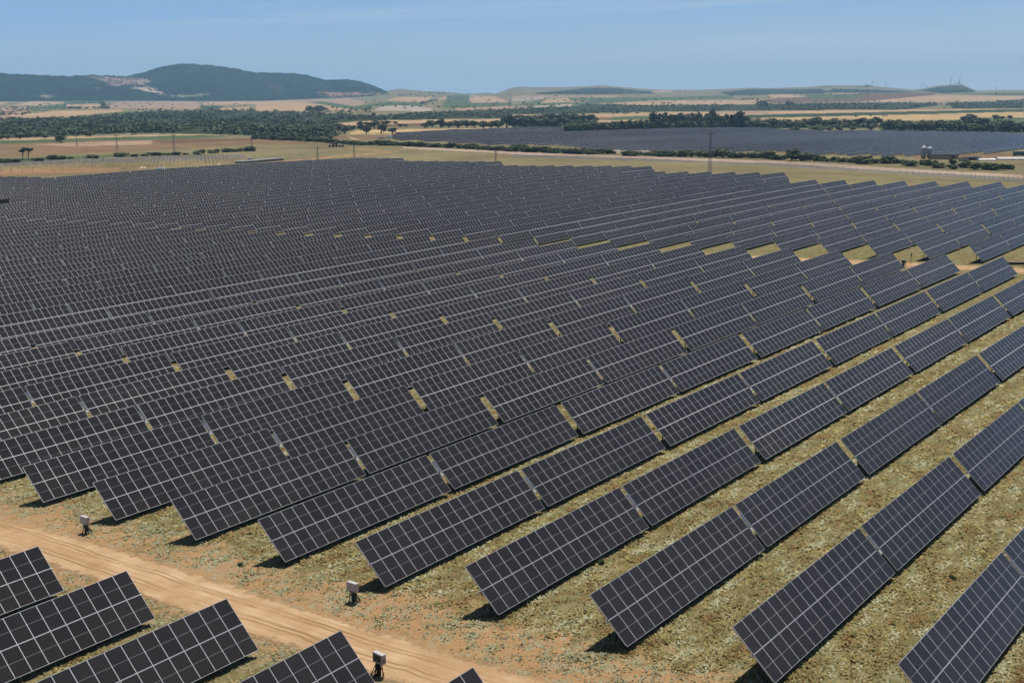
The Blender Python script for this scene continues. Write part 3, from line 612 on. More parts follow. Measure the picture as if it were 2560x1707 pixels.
def module_mesh():
    g, h = 0.006, 0.010
    a, b_, T = MW/2-g/2, MH/2-h, 0.0175
    f = 0.020
    mb = MB()
    V = [(-a, -b_, 0), (a, -b_, 0), (a, b_, 0), (-a, b_, 0), (-a, -b_, -2*T), (a, -b_, -2*T), (a, b_, -2*T), (-a, b_, -2*T)]
    mb.add(V, [(0, 1, 2, 3)], 0); mb.add(V, [(7, 6, 5, 4)], 1); mb.add(V, [(0, 4, 5, 1), (1, 5, 6, 2), (2, 6, 7, 3), (3, 7, 4, 0)], 2)
    for c, hh in (((0, -b_+f/2, 0.002), (a, f/2, 0.002)), ((0, b_-f/2, 0.002), (a, f/2, 0.002)), ((-a+f/2, 0, 0.0017), (f/2, b_-f, 0.0017)), ((a-f/2, 0, 0.0017), (f/2, b_-f, 0.0017))):
        mb.box(c, hh, 2)
    uv = []
    for fc in mb.F:
        for i in fc: uv.append(((mb.V[i][0]+MW/2)/MW, (mb.V[i][1]+MH/2)/MH*0.98 + 4.01))
    o = mesh_obj('solar_module', mb.V, mb.F, [M_PV, M_BACK, M_ALU], None, mb.mi, False, uv)
    d = o.data; bpy.data.objects.remove(o); return d
ME_WING, ME_MOD = wing_mesh(), module_mesh()
def rails_mesh():
    mb = MB()
    mb.box((W17/2, 0, -0.055), (W17/2, 0.045, 0.015), 0)                       # bright strip along the torque tube
    for i in range(18):
        mb.box((min(max(i*MW, 0.03), W17-0.03), 0, -0.060), (0.022, HW*0.93, 0.022), 0)
    o = mb.build('panel_wing', [M_ALU]); d = o.data; bpy.data.objects.remove(o); return d
ME_RAILS = rails_mesh()
def tmesh(mb, name, mats):
    o = mb.build(name, mats); d = o.data; bpy.data.objects.remove(o); return d
ME_TUBE = tmesh(MB().tube([(-LT/2+GB/2-0.12, 0, 0), (LT/2-GB/2+0.12, 0, 0)], 0.075, 8), 'torque_tube', [M_GALV])
_b = MB(); _b.box((0, 0, -0.95), (0.075, 0.045, 0.95)); _b.box((0, 0, -0.02), (0.05, 0.13, 0.10)); ME_POST = tmesh(_b, 'post', [M_DARK])
_b = MB(); _b.box((0, 0.62, 0.02), (0.15, 0.56, 0.018)); ME_CTRL = tmesh(_b, 'control_panel', [M_CTRL])
_b = MB(); _b.box((0, -0.22, -0.06), (0.11, 0.13, 0.07)); _b.tube([(-0.12, -0.42, -0.06), (0.14, -0.34, -0.05)], 0.06, 8); ME_DRIVE = tmesh(_b, 'drive', [M_DRIVE])
_b = MB()
for i in range(7): _b.box((-LT/2+GB/2-0.05 + i*(LT-GB+0.1)/6, 0, -0.95), (0.07, 0.05, 0.95))
ME_POSTS = tmesh(_b, 'post_row', [M_DARK])

def tracker_frame(n, x0):
    """centre of the tracker on its row: position of the tube axis and its slope"""
    xc = x0 + W17 + GM/2; y = yrow(n)
    za, zb = plane(xc-18, y), plane(xc+18, y)
    return xc, y, float(0.5*(za+zb)), math.atan2(zb-za, 36)
def child(name, me, parent, loc, rot=(0, 0, 0)):
    o = bpy.data.objects.new(name, me); COL.objects.link(o); o.parent = parent; o.location = loc; o.rotation_euler = rot; return o
def make_tracker(tier, tilt):
    r = bpy.data.objects.new('solar_tracker', None); COL.objects.link(r); r.empty_display_size = 1
    for s in (-1, 1):
        x0 = -GM/2-W17 if s < 0 else GM/2
        wg = child('panel_wing', ME_RAILS if tier == 'A' else ME_WING, r, (x0, 0, HT), (tilt, 0, 0))
        if tier == 'A':
            for i in range(17):
                for j in (-1, 1): child('solar_module', ME_MOD, wg, ((i+.5)*MW, j*MH/2, 0))
    dy, dz = math.sin(tilt)*TUBE_DROP, -math.cos(tilt)*TUBE_DROP
    child('torque_tube', ME_TUBE, r, (0, dy, HT+dz))
    if tier in 'AB':
        child('control_panel', ME_CTRL, r, (0, 0, HT), (tilt, 0, 0)); child('drive', ME_DRIVE, r, (0, 0, HT), (tilt, 0, 0))
        for i in range(7): child('post', ME_POST, r, (-LT/2+GB/2+1.1 + i*(LT-GB-2.2)/6, dy, HT+dz))
    else:
        o = child('control_panel', ME_CTRL, r, (0, 0, HT), (tilt, 0, 0))
    return r
PROTO = {}
def place_tracker(tier, n, x0, tilt):
    xc, y, z, sl = tracker_frame(n, x0)
    r = make_tracker(tier, tilt) if tier not in PROTO else copy_tree(PROTO[tier])
    PROTO.setdefault(tier, r)
    r.location = (xc, y, z-HT); r.rotation_euler = (0, -sl, 0)
    t0 = r.get('tilt0', None)
    for ch in r.children:
        if ch.rotation_euler[0] != 0: ch.rotation_euler[0] = tilt
    return r
def mid_gap(n): return max(8.5, 12.3 + 0.12*min(n, 0))
def n_far(n):
    if n >= -9: return 4
    if n >= -17: return 5
    if n >= -28: return 6
    if n >= -38: return 7
    return 8
cands = []
for n in range(-46, 24):
    if 1 <= n <= 9: cands.append(('front', n, 0, 47.2817 + 0.6*(n-2) - 2*W17 - GM))
    for k in range(4): cands.append(('mid', n, k, xrow(n) + k*LT))
    for k in range(n_far(n)):
        if n < -42 and k > 2: continue
        cands.append(('far', n, k, xrow(n) + 4*LT + mid_gap(n) + k*LT))
seen, fringe = [], []
for blk, n, k, x0 in cands:
    y = yrow(n)
    xs_ = np.linspace(x0, x0+LT-GB, 25)
    P = np.concatenate([np.stack([xs_, np.full(25, y+v*HW*math.cos(TILT)), plane(xs_, np.full(25, y)) + v*HW*math.sin(TILT)], -1) for v in (-1, 0, 1)])
    px, py, dz = project(P)
    ok = (dz > 5) & (px > 3) & (px < 2557) & (py > 0) & (py < 1704)
    if ok.any(): seen.append((float(dz[ok].mean()), float(dz[ok].min()), blk, n, k, x0))
    elif ((dz > 5) & (px > -300) & (px < 2860) & (py > 0) & (py < 2000)).any(): fringe.append((float(dz.min()), 0, blk, n, k, x0))
seen.sort()
STOW = None
def _end_px(s):
    x = s[5]+LT-GB; y = yrow(s[3]); a, b, c = project(np.array([[x, y, float(plane(x, y))]])); return abs(a[0]-28) + 2.0*abs(b[0]-517)
STOW = min(seen, key=_end_px)[2:5]
def tilt_of(blk, n, k):
    h = math.sin(n*12.9898 + k*78.233 + {'front': 1, 'mid': 2, 'far': 3}[blk])*43758.5453
    h -= math.floor(h); g = math.sin(n*0.55)*0.6 + math.sin(n*1.31+k)*0.4
    if (blk, n, k) == STOW: return -1.3
    if blk == STOW[0] and n == STOW[1]+1 and k == STOW[2]: return 0.42
    amp = 0.25 if (blk == 'front' or (blk == 'mid' and n >= 0 and k < 2)) else 1.8
    return TILT + math.radians(amp*(h-0.5)*2.0 + (1.5*g if amp > 1 else 0))
NMAX = max(s[3] for s in seen if s[2] == 'mid')
INDIV = seen[:298]; REST = seen[298:]
rows_in = {b: {} for b in ('front', 'mid', 'far')}
for d0, d1, blk, n, k, x0 in INDIV: rows_in[blk].setdefault(n, []).append(k)
nA = 0
for d0, d1, blk, n, k, x0 in INDIV:
    tier = 'A' if d1 < 112 and nA < 32 else ('B' if d1 < 235 else 'C')
    nA += tier == 'A'
    r = place_tracker(tier, n, x0, tilt_of(blk, n, k))
    if blk == 'front':
        c = sorted(rows_in['front']).index(n)+1; tot = len(rows_in['front'])
        lab = f'{nth(c)} solar tracker from the left on the camera side of the dirt track'
        grp = 'solar trackers before the dirt track'
    else:
        row = NMAX-n+1
        if (blk, n, k) == STOW: lab = 'dark solar tracker tipped the opposite way at the left edge, showing its back'
        elif blk == 'mid': lab = f'grey solar tracker, {nth(row)} row from the right, {nth(k+1)} along from the nearer dirt track'
        else: lab = f'grey solar tracker, {nth(row)} row from the right, {nth(k+1)} along past the middle dirt track'
        grp = 'solar trackers between the tracks' if blk == 'mid' else 'solar trackers past the middle track'
    tag(r, lab, 'solar tracker', grp)
# the farthest trackers of this plant and the whole plant beyond the hedge: one object
def far_trackers():
    V, U = [], []
    def add(x0, y0, z0, ux, uz, tilt, lng):
        # a wing: start, unit along (ux horizontal vec), vertical slope uz
        ax = np.array([ux[0], ux[1], uz]); v = np.array([-ux[1]*math.cos(tilt), ux[0]*math.cos(tilt), math.sin(tilt)])*HW
        p = np.array([x0, y0, z0]); q = p + ax*lng
        nrm = np.cross(ax, v); nrm /= np.linalg.norm(nrm); d = nrm*0.04
        top = [p-v, q-v, q+v, p+v]; bot = [t-d for t in top]
        nmod = lng/MW
        uvq = [(0, 0), (nmod, 0), (nmod, 2), (0, 2)]
        V.append((top, uvq, 0)); V.append((bot[::-1], uvq, 1))
        for i in range(4):
            j = (i+1) % 4; V.append(([top[i], bot[i], bot[j], top[j]], uvq, 2))
        # post under the middle
    for d0, d1, blk, n, k, x0 in REST + fringe:
        xc, y, z, sl = tracker_frame(n, x0); t = tilt_of(blk, n, k)
        for s in (0, 1):
            xa = x0 + s*(W17+GM); za = z + (xa-xc)*math.tan(sl)
            add(xa, y, za, (1, 0), math.tan(sl), t, W17)
    # plant beyond the hedge: rows over the polygon seen there
    poly = [C(1, 1330, 795), C(1, 2352, 850), C(2, 330, 850), C(2, 830, 890), C(2, 1250, 905), C(2, 2352, 905), C(3, 480, 930), C(3, 1200, 940), C(3, 1900, 925), C(3, 2420, 880), C(3, 2420, 770), C(3, 2050, 750), C(3, 1550, 742), C(3, 950, 735), C(3, 480, 738), C(2, 2352, 715), C(2, 2080, 706), C(2, 1500, 712), C(2, 500, 748), C(2, 470, 702), C(2, 0, 708), C(1, 2352, 712), C(1, 1850, 725), C(1, 1330, 755)]
    ro = 0.0; ux = (math.cos(ro), math.sin(ro)); vy = (-ux[1], ux[0])
    rg = np.random.default_rng(5)
    cx0, cy0, _ = pick(*C(2, 1400, 800))
    for i in range(-90, 90):
        for j in range(-60, 60):
            jj = j*20.1 + (i*7.37) % 19; x = cx0 + ux[0]*jj + vy[0]*i*9.7; y = cy0 + ux[1]*jj + vy[1]*i*9.7
            xm, ym = x+ux[0]*10, y+ux[1]*10
            if math.hypot(xm, ym) > 2100: continue
            z = float(ground(xm, ym))
            px, py, dz = project(np.array([[xm, ym, z+1.5]]))
            if dz[0] < 300 or not (-120 < px[0] < 2680): continue
            if not in_poly(px, py, poly)[0]: continue
            t = TILT + math.radians(rg.normal(0, 0.35) + 5*math.sin(i*0.19+1.3*math.sin(j*0.23)) + 3.5*math.sin(i*.61+j*.11))
            add(x, y, z+1.9, ux, 0.0, t, W17)
    nq = len(V)
    me = bpy.data.meshes.new('distant_solar_trackers')
    co = np.array([q[0] for q in V], np.float32).reshape(-1, 3); uv = np.array([q[1] for q in V], np.float32).reshape(-1, 2)
    me.vertices.add(len(co)); me.vertices.foreach_set('co', co.ravel())
    me.loops.add(nq*4); me.loops.foreach_set('vertex_index', np.arange(nq*4, dtype=np.int32))
    me.polygons.add(nq); me.polygons.foreach_set('loop_start', np.arange(0, nq*4, 4, dtype=np.int32)); me.polygons.foreach_set('loop_total', np.full(nq, 4, np.int32))
    for m_ in (M_PV, M_BACK, M_ALU): me.materials.append(m_)
    me.polygons.foreach_set('material_index', np.array([q[2] for q in V], np.int32))
    ul = me.uv_layers.new(name='UVMap'); ul.data.foreach_set('uv', uv.ravel()); me.update()
    o = bpy.data.objects.new('distant_solar_trackers', me); COL.objects.link(o)
    tag(o, 'far rows of dark blue solar trackers reaching to the edge and beyond the hedge', 'solar trackers', 'distant solar trackers', 'stuff')
far_trackers()
print('trackers', len(INDIV), len(REST), len(fringe), 'A', nA, 'NMAX', NMAX, 'stow', STOW)

# ------------------------------------------------------------------ inverter boxes beside the tracks
def make_inverter():
    r = empty('inverter_box', (0, 0, 0))
    c = MB(); c.box((0, 0, 1.18), (0.17, 0.45, 0.33)); cab = c.build('cabinet', [M_CAB], r)
    bv = cab.modifiers.new('bevel', 'BEVEL'); bv.width = 0.03; bv.segments = 2
    b = MB(); b.box((-0.173, 0.02, 1.20), (0.004, 0.055, 0.028)); b.build('badge', [M_DARK], cab)
    b = MB(); b.box((0.195, 0.0, 1.22), (0.03, 0.30, 0.22)); b.build('heat_sink', [M_DARK], cab)
    b = MB()
    for zz_ in (0.88, 1.48): b.box((-0.172, 0, zz_), (0.004, 0.43, 0.006))
    for yy_ in (-0.43, 0.43): b.box((-0.172, yy_, 1.18), (0.004, 0.006, 0.306))
    for q_ in range(5): b.box((0, 0.453, 1.0+q_*0.05), (0.10, 0.004, 0.012))
    b.build('door_seam', [M_DARK], cab)
    for s in (-1, 1):
        l = MB(); l.tube([(0.02, s*0.26, 0.95), (0.04, s*0.40, 0.0)], 0.035, 6); l.build('leg', [M_DARK], r)
    k = MB(); k.box((0.03, 0, 0.55), (0.025, 0.17, 0.5)); k.build('stand_plate', [M_DARK], r)
    cb = MB(); rg = np.random.default_rng(11)
    for i in range(16):
        y0 = rg.uniform(-0.24, 0.24); y1 = rg.uniform(-0.55, 0.5); x1 = rg.uniform(-0.15, 0.45)
        cb.tube([(0.0, y0, 0.92), (0.05+x1*.2, y0+0.15*(y1-y0), 0.62), (x1*.7, y0+0.75*(y1-y0), 0.25), (x1, y1, -0.05)], 0.028, 5)
    cb.build('cable_bundle', [M_CABLE], r, True)
    return r
INV0 = make_inverter(); used = False
def inverter(x, y, rz, lab):
    global used
    r = INV0 if not used else copy_tree(INV0); used = True
    r.location = (x, y, float(ground(x, y))); r.rotation_euler = (0, 0, rz); r.scale = (0.98, 0.98, 0.98)
    tag(r, lab, 'inverter', 'inverter boxes by the dirt tracks')
def pk(px, py):
    return pick(px*1.0884, py*1.0884)
x, y, z = pk(197, 1224); inverter(x, y, 0.0, 'white inverter box on dark legs, left of the dirt track near the left edge')
x, y, z = pk(811, 1382); inverter(x, y, 0.0, 'white inverter box on cable-wrapped legs, just above the middle of the dirt track')
x, y, z = pk(872, 1550); inverter(x, y, math.pi-0.12, 'inverter box seen from its dark back, at the bottom beside the dirt track')
x, y, z = pk(2075, 615); inverter(x, y, math.pi, 'dark inverter box on the camera side of the middle dirt track')
x, y, z = pk(2092, 604)
pp = MB(); pp.tube([(0, 0, 0), (0, 0, 2.1)], 0.05, 8); pp.box((0, 0, 1.5), (0.09, 0.12, 0.18))
o = pp.build('sensor_pole', [M_DARK]); o.location = (x, y, z-0.02); tag(o, 'thin dark sensor pole beside the middle dirt track', 'pole')
x, y, z = pk(2346, 607)
pp = MB()
for i in range(7): pp.tube([(-2.6, (i % 4)*0.26-0.4, 0.13+0.22*(i//4)), (2.6, (i % 4)*0.26-0.4, 0.13+0.22*(i//4))], 0.13, 8)
o = pp.build('pipe_stack', [simple('dark_pipe', (0.06, 0.03, 0.03), 0.5)]); o.location = (x, y, z); o.rotation_euler = (0, 0, math.radians(-55))
tag(o, 'low stack of dark pipes lying by the middle track at the right edge', 'pipes')

# ------------------------------------------------------------------ grass tufts near the camera
def near_grass():
    n0 = 700000
    d = 28*np.exp(rng.uniform(0, 1, n0)*math.log(190/28)) ; a = rng.uniform(-0.46, 0.46, n0)
    th = YAW - a; x = d*np.cos(th); y = d*np.sin(th)
    line = x - xrow(0) - KR*(y-OFF); line2 = line - 4*LT - 5.6
    tr = line - np.interp(y, [30, 45, 58, 72, 85, 120], [-8.3, -8.0, -7.4, -6.6, -5.9, -5.9])
    keep = (np.abs(tr) > 2.5) & (np.abs(line2) > 2.6)
    pat = (np.sin(x*0.9+1.7*np.sin(y*0.6)) + np.sin(y*1.35+2.1*np.sin(x*0.5+1)) + 0.8*np.sin(x*2.9+y*2.2) + 0.8*np.sin(x*1.7-y*3.3+1))/3.6
    nearroad = np.clip((9-np.abs(tr))/6.5, 0, 1)
    pr = np.clip(0.62 + 0.75*pat - 0.47*nearroad, 0.04, 1.0)
    keep &= rng.uniform(0, 1, n0) < pr
    z = ground(x, y); P = np.stack([x, y, z], -1); px, py, dz = project(P)
    keep &= (px > -40) & (px < 2600) & (py > 300) & (py < 1800)
    P = P[keep]; pat = pat[keep]; nr = nearroad[keep]; d = d[keep]; n = len(P)
    h = rng.uniform(0.05, 0.16, n)*(1+0.5*np.clip(pat, 0, 1))*(1-0.45*nr); wd = rng.uniform(0.03, 0.10, n)*np.clip(d/70, 0.8, 1.9)
    an = rng.uniform(0, 2*math.pi, n); le = rng.normal(0, 0.5, (n, 2)); le[:, 0] += np.sin(an)*1.1*rng.choice([-1, 1], n); le[:, 1] += -np.cos(an)*1.1*np.sign(le[:, 0]*np.sin(an)+1e-9)
    t = np.stack([np.cos(an), np.sin(an), 0*an], -1)*wd[:, None]
    tip = np.stack([le[:, 0]*h, le[:, 1]*h, h], -1)
    q = np.stack([P-t, P+t, P+t*0.8+tip, P-t*0.8+tip], 1); q[:, :2, 2] -= 0.03
    c = np.empty((n, 3)); u = rng.uniform(0, 1, n)
    X_, Y_ = P[:, 0], P[:, 1]
    cl = (np.sin(X_*0.8+1.6*np.sin(Y_*0.9))*np.sin(Y_*2.7+1.5*np.sin(X_*0.5)) + 0.7*np.sin(X_*0.55+0.4*Y_)*np.sin(Y_*0.9-0.3*X_) + rng.normal(0, 0.28, n))
    straw = np.array([0.335, 0.275, 0.120]); ol = np.array([0.225, 0.192, 0.078]); sage = np.array([0.40, 0.39, 0.245]); gr = np.array([0.17, 0.175, 0.07]); rust = np.array([0.25, 0.165, 0.065])
    c[:] = straw; c[cl < -0.25] = ol; c[(cl < -0.75)] = rust; c[(cl > 0.55)] = sage; c[u < 0.05] = gr
    sg_ = (u > 0.35) & (nr > 0.25); c[sg_] = np.array([0.30, 0.30, 0.19])
    c *= rng.uniform(0.85, 1.15, n)[:, None]
    o = quads_obj('grass', q, M_GRASS, c); tag(o, 'dry straw and sage tufts growing between the rows', 'grass', kind='stuff')
    print('grass', n)
near_grass()

# ------------------------------------------------------------------ trees and bushes
def crown_quads(rg, kind, nq):
    """unit crown: height 1, half width .5; returns quads and tints"""
    lob = []
    if kind == 'oak':
        for i in range(9):
            a = rg.uniform(0, 6.28); q = rg.uniform(0.1, 0.30); lob.append((q*math.cos(a), q*math.sin(a), rg.uniform(0.36, 0.74), rg.uniform(0.19, 0.27)))
    elif kind == 'bush':
        for i in range(9):
            a = rg.uniform(0, 6.28); q = rg.uniform(0.05, 0.30); lob.append((q*math.cos(a), q*math.sin(a), rg.uniform(0.2, 0.68), rg.uniform(0.17, 0.30)))
    elif kind == 'pine':
        for i in range(8):
            a = rg.uniform(0, 6.28); q = rg.uniform(0.05, 0.36); lob.append((q*math.cos(a), q*math.sin(a), rg.uniform(0.74, 0.88), rg.uniform(0.10, 0.17)))
    else:  # tall
        for i in range(12):
            a = rg.uniform(0, 6.28); z = rg.uniform(0.18, 0.80); q = rg.uniform(0.06, 0.34)*(1.15-z*0.45); lob.append((q*math.cos(a), q*math.sin(a), z, rg.uniform(0.15, 0.26)))
    lob = np.array(lob); zr = 1.0 if kind != 'bush' else 1.1
    i = rg.integers(0, len(lob), nq); v = rg.normal(0, 1, (nq, 3)); v /= np.linalg.norm(v, axis=1)[:, None]
    rad = lob[i, 3]*rg.uniform(0.55, 1.08, nq)
    c = lob[i, :3] + v*rad[:, None]*np.array([1, 1, 0.95 if kind != 'pine' else 0.6])
    if kind == 'bush': c[:, 2] = np.maximum(c[:, 2], 0.02)
    s = rg.uniform(0.03, 0.085, nq)*(1.0 if nq > 250 else 1.5)
    nrm = v*0.8 + rg.normal(0, 0.6, (nq, 3)) + np.array([0, 0, 0.35]); nrm /= np.linalg.norm(nrm, axis=1)[:, None]
    a = np.cross(nrm, rg.normal(0, 1, (nq, 3))); a /= np.linalg.norm(a, axis=1)[:, None]; b = np.cross(nrm, a)
    a = a*s[:, None]; b = b*(s*rg.uniform(0.6, 1.0, nq))[:, None]
    q = np.stack([c-a-b, c+a-b*0.6, c+a*0.7+b, c-a*0.8+b*0.8], 1)
    base = {'oak': (0.060, 0.072, 0.034), 'bush': (0.056, 0.076, 0.026), 'pine': (0.066, 0.070, 0.034), 'tall': (0.056, 0.074, 0.030)}[kind]
    lt = lob[i, 3]*0 + np.array([rg.uniform(0.6, 1.5) for _ in range(len(lob))])[i]
    col = np.array(base)[None]*(lt*rg.uniform(0.7, 1.35, nq))[:, None]*np.array([1+0.15*(rg.uniform(-1, 1)), 1, 1])
    return q, col
def tree_protos():
    P = {}
    rg = np.random.default_rng(21)
    for kind, nvar, nq in (('oak', 5, 620), ('bush', 6, 620), ('pine', 2, 900), ('tall', 5, 700)):
        P[kind] = []
        for v in range(nvar):
            q, c = crown_quads(rg, kind, nq)
            o = quads_obj('crown', q, M_LEAF, c); cr = o.data; bpy.data.objects.remove(o)
            mb = MB(); h0 = {'oak': 0.62, 'bush': 0.45, 'pine': 0.80, 'tall': 0.75}[kind]; rr = {'oak': 0.045, 'bush': 0.03, 'pine': 0.030, 'tall': 0.028}[kind]
            lean = rg.uniform(-0.05, 0.05, 2)
            mb.tube([(0, 0, -0.02), (lean[0]*.5, lean[1]*.5, h0*0.45), (lean[0], lean[1], h0)], [rr*1.3, rr, rr*0.5], 7)
            for i in range(4):
                a = rg.uniform(0, 6.28); z0 = h0*rg.uniform(0.45, 0.7)
                mb.tube([(lean[0]*.6, lean[1]*.6, z0), (0.14*math.cos(a), 0.14*math.sin(a), z0+0.14), (0.24*math.cos(a), 0.24*math.sin(a), z0+0.20)], [rr*0.6, rr*0.4, rr*0.2], 5)
            P[kind].append((cr, tmesh(mb, 'trunk', [M_BARK])))
    return P
TP = tree_protos()
def plant(name, kind, i, cx, cy, w_, h_, label, cat, group, rz=None):
    px, py = C(i, cx, cy); x, y, z = pick(px, py); dist = float(np.dot(np.array([x, y, z-HC]), FWD))
    H = h_/3.675*dist/F; Wd = w_/3.675*dist/F
    cr, tr = random.choice(TP[kind])
    r = empty(name, (x, y, z-0.05), (0, 0, rz if rz is not None else random.uniform(0, 6.28)))
    Wd *= {'bush': 1.3, 'oak': 1.22, 'tall': 1.12}.get(kind, 1.0)
    H *= random.uniform(0.88, 1.12)
    r.scale = (Wd, Wd, H)
    child('crown', cr, r, (0, 0, 0)); child('trunk', tr, r, (0, 0, 0))
    tag(r, label, cat, group); return r
def weed(px, py, h, lab):
    x, y, z = pick(px, py); cr, tr = TP['bush'][random.randrange(6)]
    r = empty('weed', (x, y, z-0.03), (0, 0, random.uniform(0, 6))); r.scale = (h*1.5, h*1.5, h)
    child('leaves', cr, r, (0, 0, 0)); child('stem', tr, r, (0, 0, 0)); tag(r, lab, 'weed', 'green weeds')
weed(601, 1414, 0.36, 'small dark green weed by the dirt track edge, leftmost of the weeds')
weed(1503, 1408, 0.45, 'low green weed between two tracker rows, middle one of the weeds')
weed(2381, 1446, 0.40, 'low green weed on the grass strip near the right edge')
def lerp_line(pts, x): return float(np.interp(x, [p[0] for p in pts], [p[1] for p in pts]))
# bushes of the long hedge beyond the gravel track (left to right)
H = []
line1 = [(0,800),(600,828),(900,852),(1300,860),(1600,872),(2000,892),(2352,912)]
x = 10
while x < 2352: H.append((1, x, lerp_line(line1, x), random.uniform(85, 140), random.uniform(38, 60))); x += random.uniform(52, 80)
line2 = [(0,912),(400,930),(800,942)]
x = 20
while x < 760: H.append((2, x, lerp_line(line2, x), random.uniform(90, 150), random.uniform(50, 78))); x += random.uniform(52, 80)
H += [(2,820,936,80,58),(875,0,0,0,0)][:1] + [(2,880,938,90,60),(2,935,938,50,34),(2,1050,955,100,46),(2,1120,956,140,52),(2,1215,952,110,48),(2,1320,958,110,66),(2,1390,962,110,74),(2,1450,962,100,68),(2,1520,964,110,70),(2,1590,966,110,74),(2,1655,966,90,66),(2,1710,968,90,72),(2,1790,968,110,70),(2,1860,970,100,72),(2,1945,972,150,104),(2,2030,974,110,66),(2,2110,976,120,68),(2,2190,978,120,72),(2,2270,978,110,64),(2,2335,980,90,62)]
H += [(3,20,985,110,84),(3,110,992,140,72),(3,215,998,150,118),(3,320,1002,150,90),(3,420,1004,120,76),(3,490,1006,80,54),(3,560,1008,100,48),(3,650,1012,110,54),(3,740,1014,110,52),(3,820,1022,120,70),(3,895,1030,180,98),(3,985,1026,110,62),(3,1110,1026,150,92),(3,1210,1022,110,58),(3,1305,1050,170,64),(3,1450,1040,110,66),(3,1500,1046,110,72),(3,1575,1066,150,66),(3,1690,1078,100,56),(3,1705,1034,90,62),(3,1810,1066,130,82),(3,1895,1082,120,74),(3,1990,1082,140,84),(3,2100,1086,140,80),(3,2200,1080,110,62)]
H.sort(key=lambda b: b[0]*640*3.675 + b[1])
for j, (i, cx, cy, w_, h_) in enumerate(H):
    plant('bush', 'bush', i, cx, cy, w_, h_, f'dark green bush, {nth(j+1)} from the left in the long hedge beyond the solar plant', 'bush', 'bushes of the hedge beyond the plant')
LB = [(60,1015,150,42),(140,1012,90,36),(345,1000,110,42),(480,990,100,48),(570,988,90,42),(650,982,50,26),(865,975,120,48),(1120,962,130,42),(1230,960,100,32),(1330,956,90,28),(1420,950,130,38),(1530,948,90,26),(1600,945,120,30),(1705,945,50,28),(1830,943,100,52),(1950,930,80,36),(1985,925,70,44),(2070,920,110,46),(2150,918,90,32),(2210,914,80,34),(2290,912,120,54)]
for j, (cx, cy, w_, h_) in enumerate(LB):
    plant('bush', 'bush', 0, cx, cy, w_, h_, f'round green bush, {nth(j+1)} from the left in the broken hedge at the far left', 'bush', 'bushes of the broken hedge at the left')
plant('pine_tree', 'pine', 0, 210, 990, 95, 90, 'smaller umbrella pine with a bare trunk, left one of the pair at far left', 'tree', 'umbrella pines', 0.3)
plant('pine_tree', 'pine', 0, 264, 992, 120, 108, 'larger umbrella pine with a bare trunk, right one of the pair at far left', 'tree', 'umbrella pines', 1.9)
for lab, cx, cy, w_, h_ in (('lone round oak standing on the green strip at the left', 565, 836, 100, 72), ('wide dark oak at the wood edge above the lone oak', 832, 778, 90, 58), ('small oak on the pale strip left of the lone oak', 415, 795, 55, 46),
        ('oak at the wood edge, third from the left picture edge', 182, 802, 75, 58), ('oak at the wood edge, fourth from the left picture edge', 245, 792, 70, 52), ('oak at the wood edge, touching the left picture edge', 18, 810, 60, 58), ('oak at the wood edge, second from the left picture edge', 76, 806, 50, 46), ('round oak between the pylons at the wood edge', 1215, 766, 80, 62)):
    plant('oak_tree', 'oak', 0, cx, cy, w_, h_, lab, 'tree', 'oaks around the left fields')
OK1 = [(100,762,130,85),(250,766,130,85),(330,762,110,75),(425,778,140,92),(500,768,110,80),(565,772,130,92),(640,764,110,78),(690,762,110,82),(760,742,100,85),(815,752,110,96),(880,724,90,60),(950,692,60,50),(965,722,70,60),(1015,752,80,82),(1010,684,60,44),(1085,704,95,92),(1150,750,100,100),(1200,674,110,44),(1255,752,85,64),(1285,668,40,34),(1325,690,50,34),(1375,688,40,30),(1550,702,80,62),(1620,692,95,80),(1700,697,100,80),(1770,697,95,72),(1860,702,100,78),(1940,697,90,78),(2010,698,90,80),(2090,706,95,88),(2160,702,90,78),(2230,702,95,84),(2305,700,120,125)]
for j, (cx, cy, w_, h_) in enumerate(sorted(OK1)):
    plant('oak_tree', 'oak', 1, cx, cy, w_, h_, f'rounded holm oak, {nth(j+1)} from the left among the oaks on the golden field', 'tree', 'holm oaks on the golden field')
OK2 = []
for k in range(9): OK2.append((15+k*58, 698-k*1.0, random.uniform(90, 130), random.uniform(75, 110)))
for k in range(9): OK2.append((30+k*85, 652-k*1.5, random.uniform(90, 130), random.uniform(60, 95)))
for j, (cx, cy, w_, h_) in enumerate(sorted(OK2)):
    plant('oak_tree', 'oak', 2, cx, cy, w_, h_, f'olive green oak, {nth(j+1)} from the left in the grove left of the tall trees', 'tree', 'oaks left of the tall grove')
plant('oak_tree', 'bush', 2, 305, 838, 98, 62, 'lone dark round tree in front of the second solar plant', 'tree', None)
TG = []
for k in range(26): TG.append((500+k*58, 750-k*1.75+random.uniform(-3, 3), random.uniform(80, 120), random.uniform(85, 112)))
for k in range(12): TG.append((1300+k*52, 668+random.uniform(-4, 4), random.uniform(85, 120), random.uniform(95, 135)))
TG += [(1960,700,110,125),(2035,702,130,160),(2100,704,150,168),(2155,702,100,120)]
for j, (cx, cy, w_, h_) in enumerate(sorted(TG)):
    plant('tall_tree', 'tall', 2, cx, cy, w_, h_, f'tall dark tree, {nth(j+1)} from the left in the tall grove behind the second plant', 'tree', 'tall grove behind the second plant')
RG = [(2,2190,706,110,72),(2,2250,704,100,66),(2,2310,706,110,74)]
for k in range(13): RG.append((3, 20+k*82, 696-k*1.5 + random.uniform(-4, 4), random.uniform(100, 140), random.uniform(55, 92)))
RG += [(3,445,660,130,60),(3,240,746,105,52),(3,430,726,90,46),(3,500,728,80,36),(3,560,726,70,38),(3,650,728,70,42),(3,780,722,60,34),(3,937,730,56,62)]
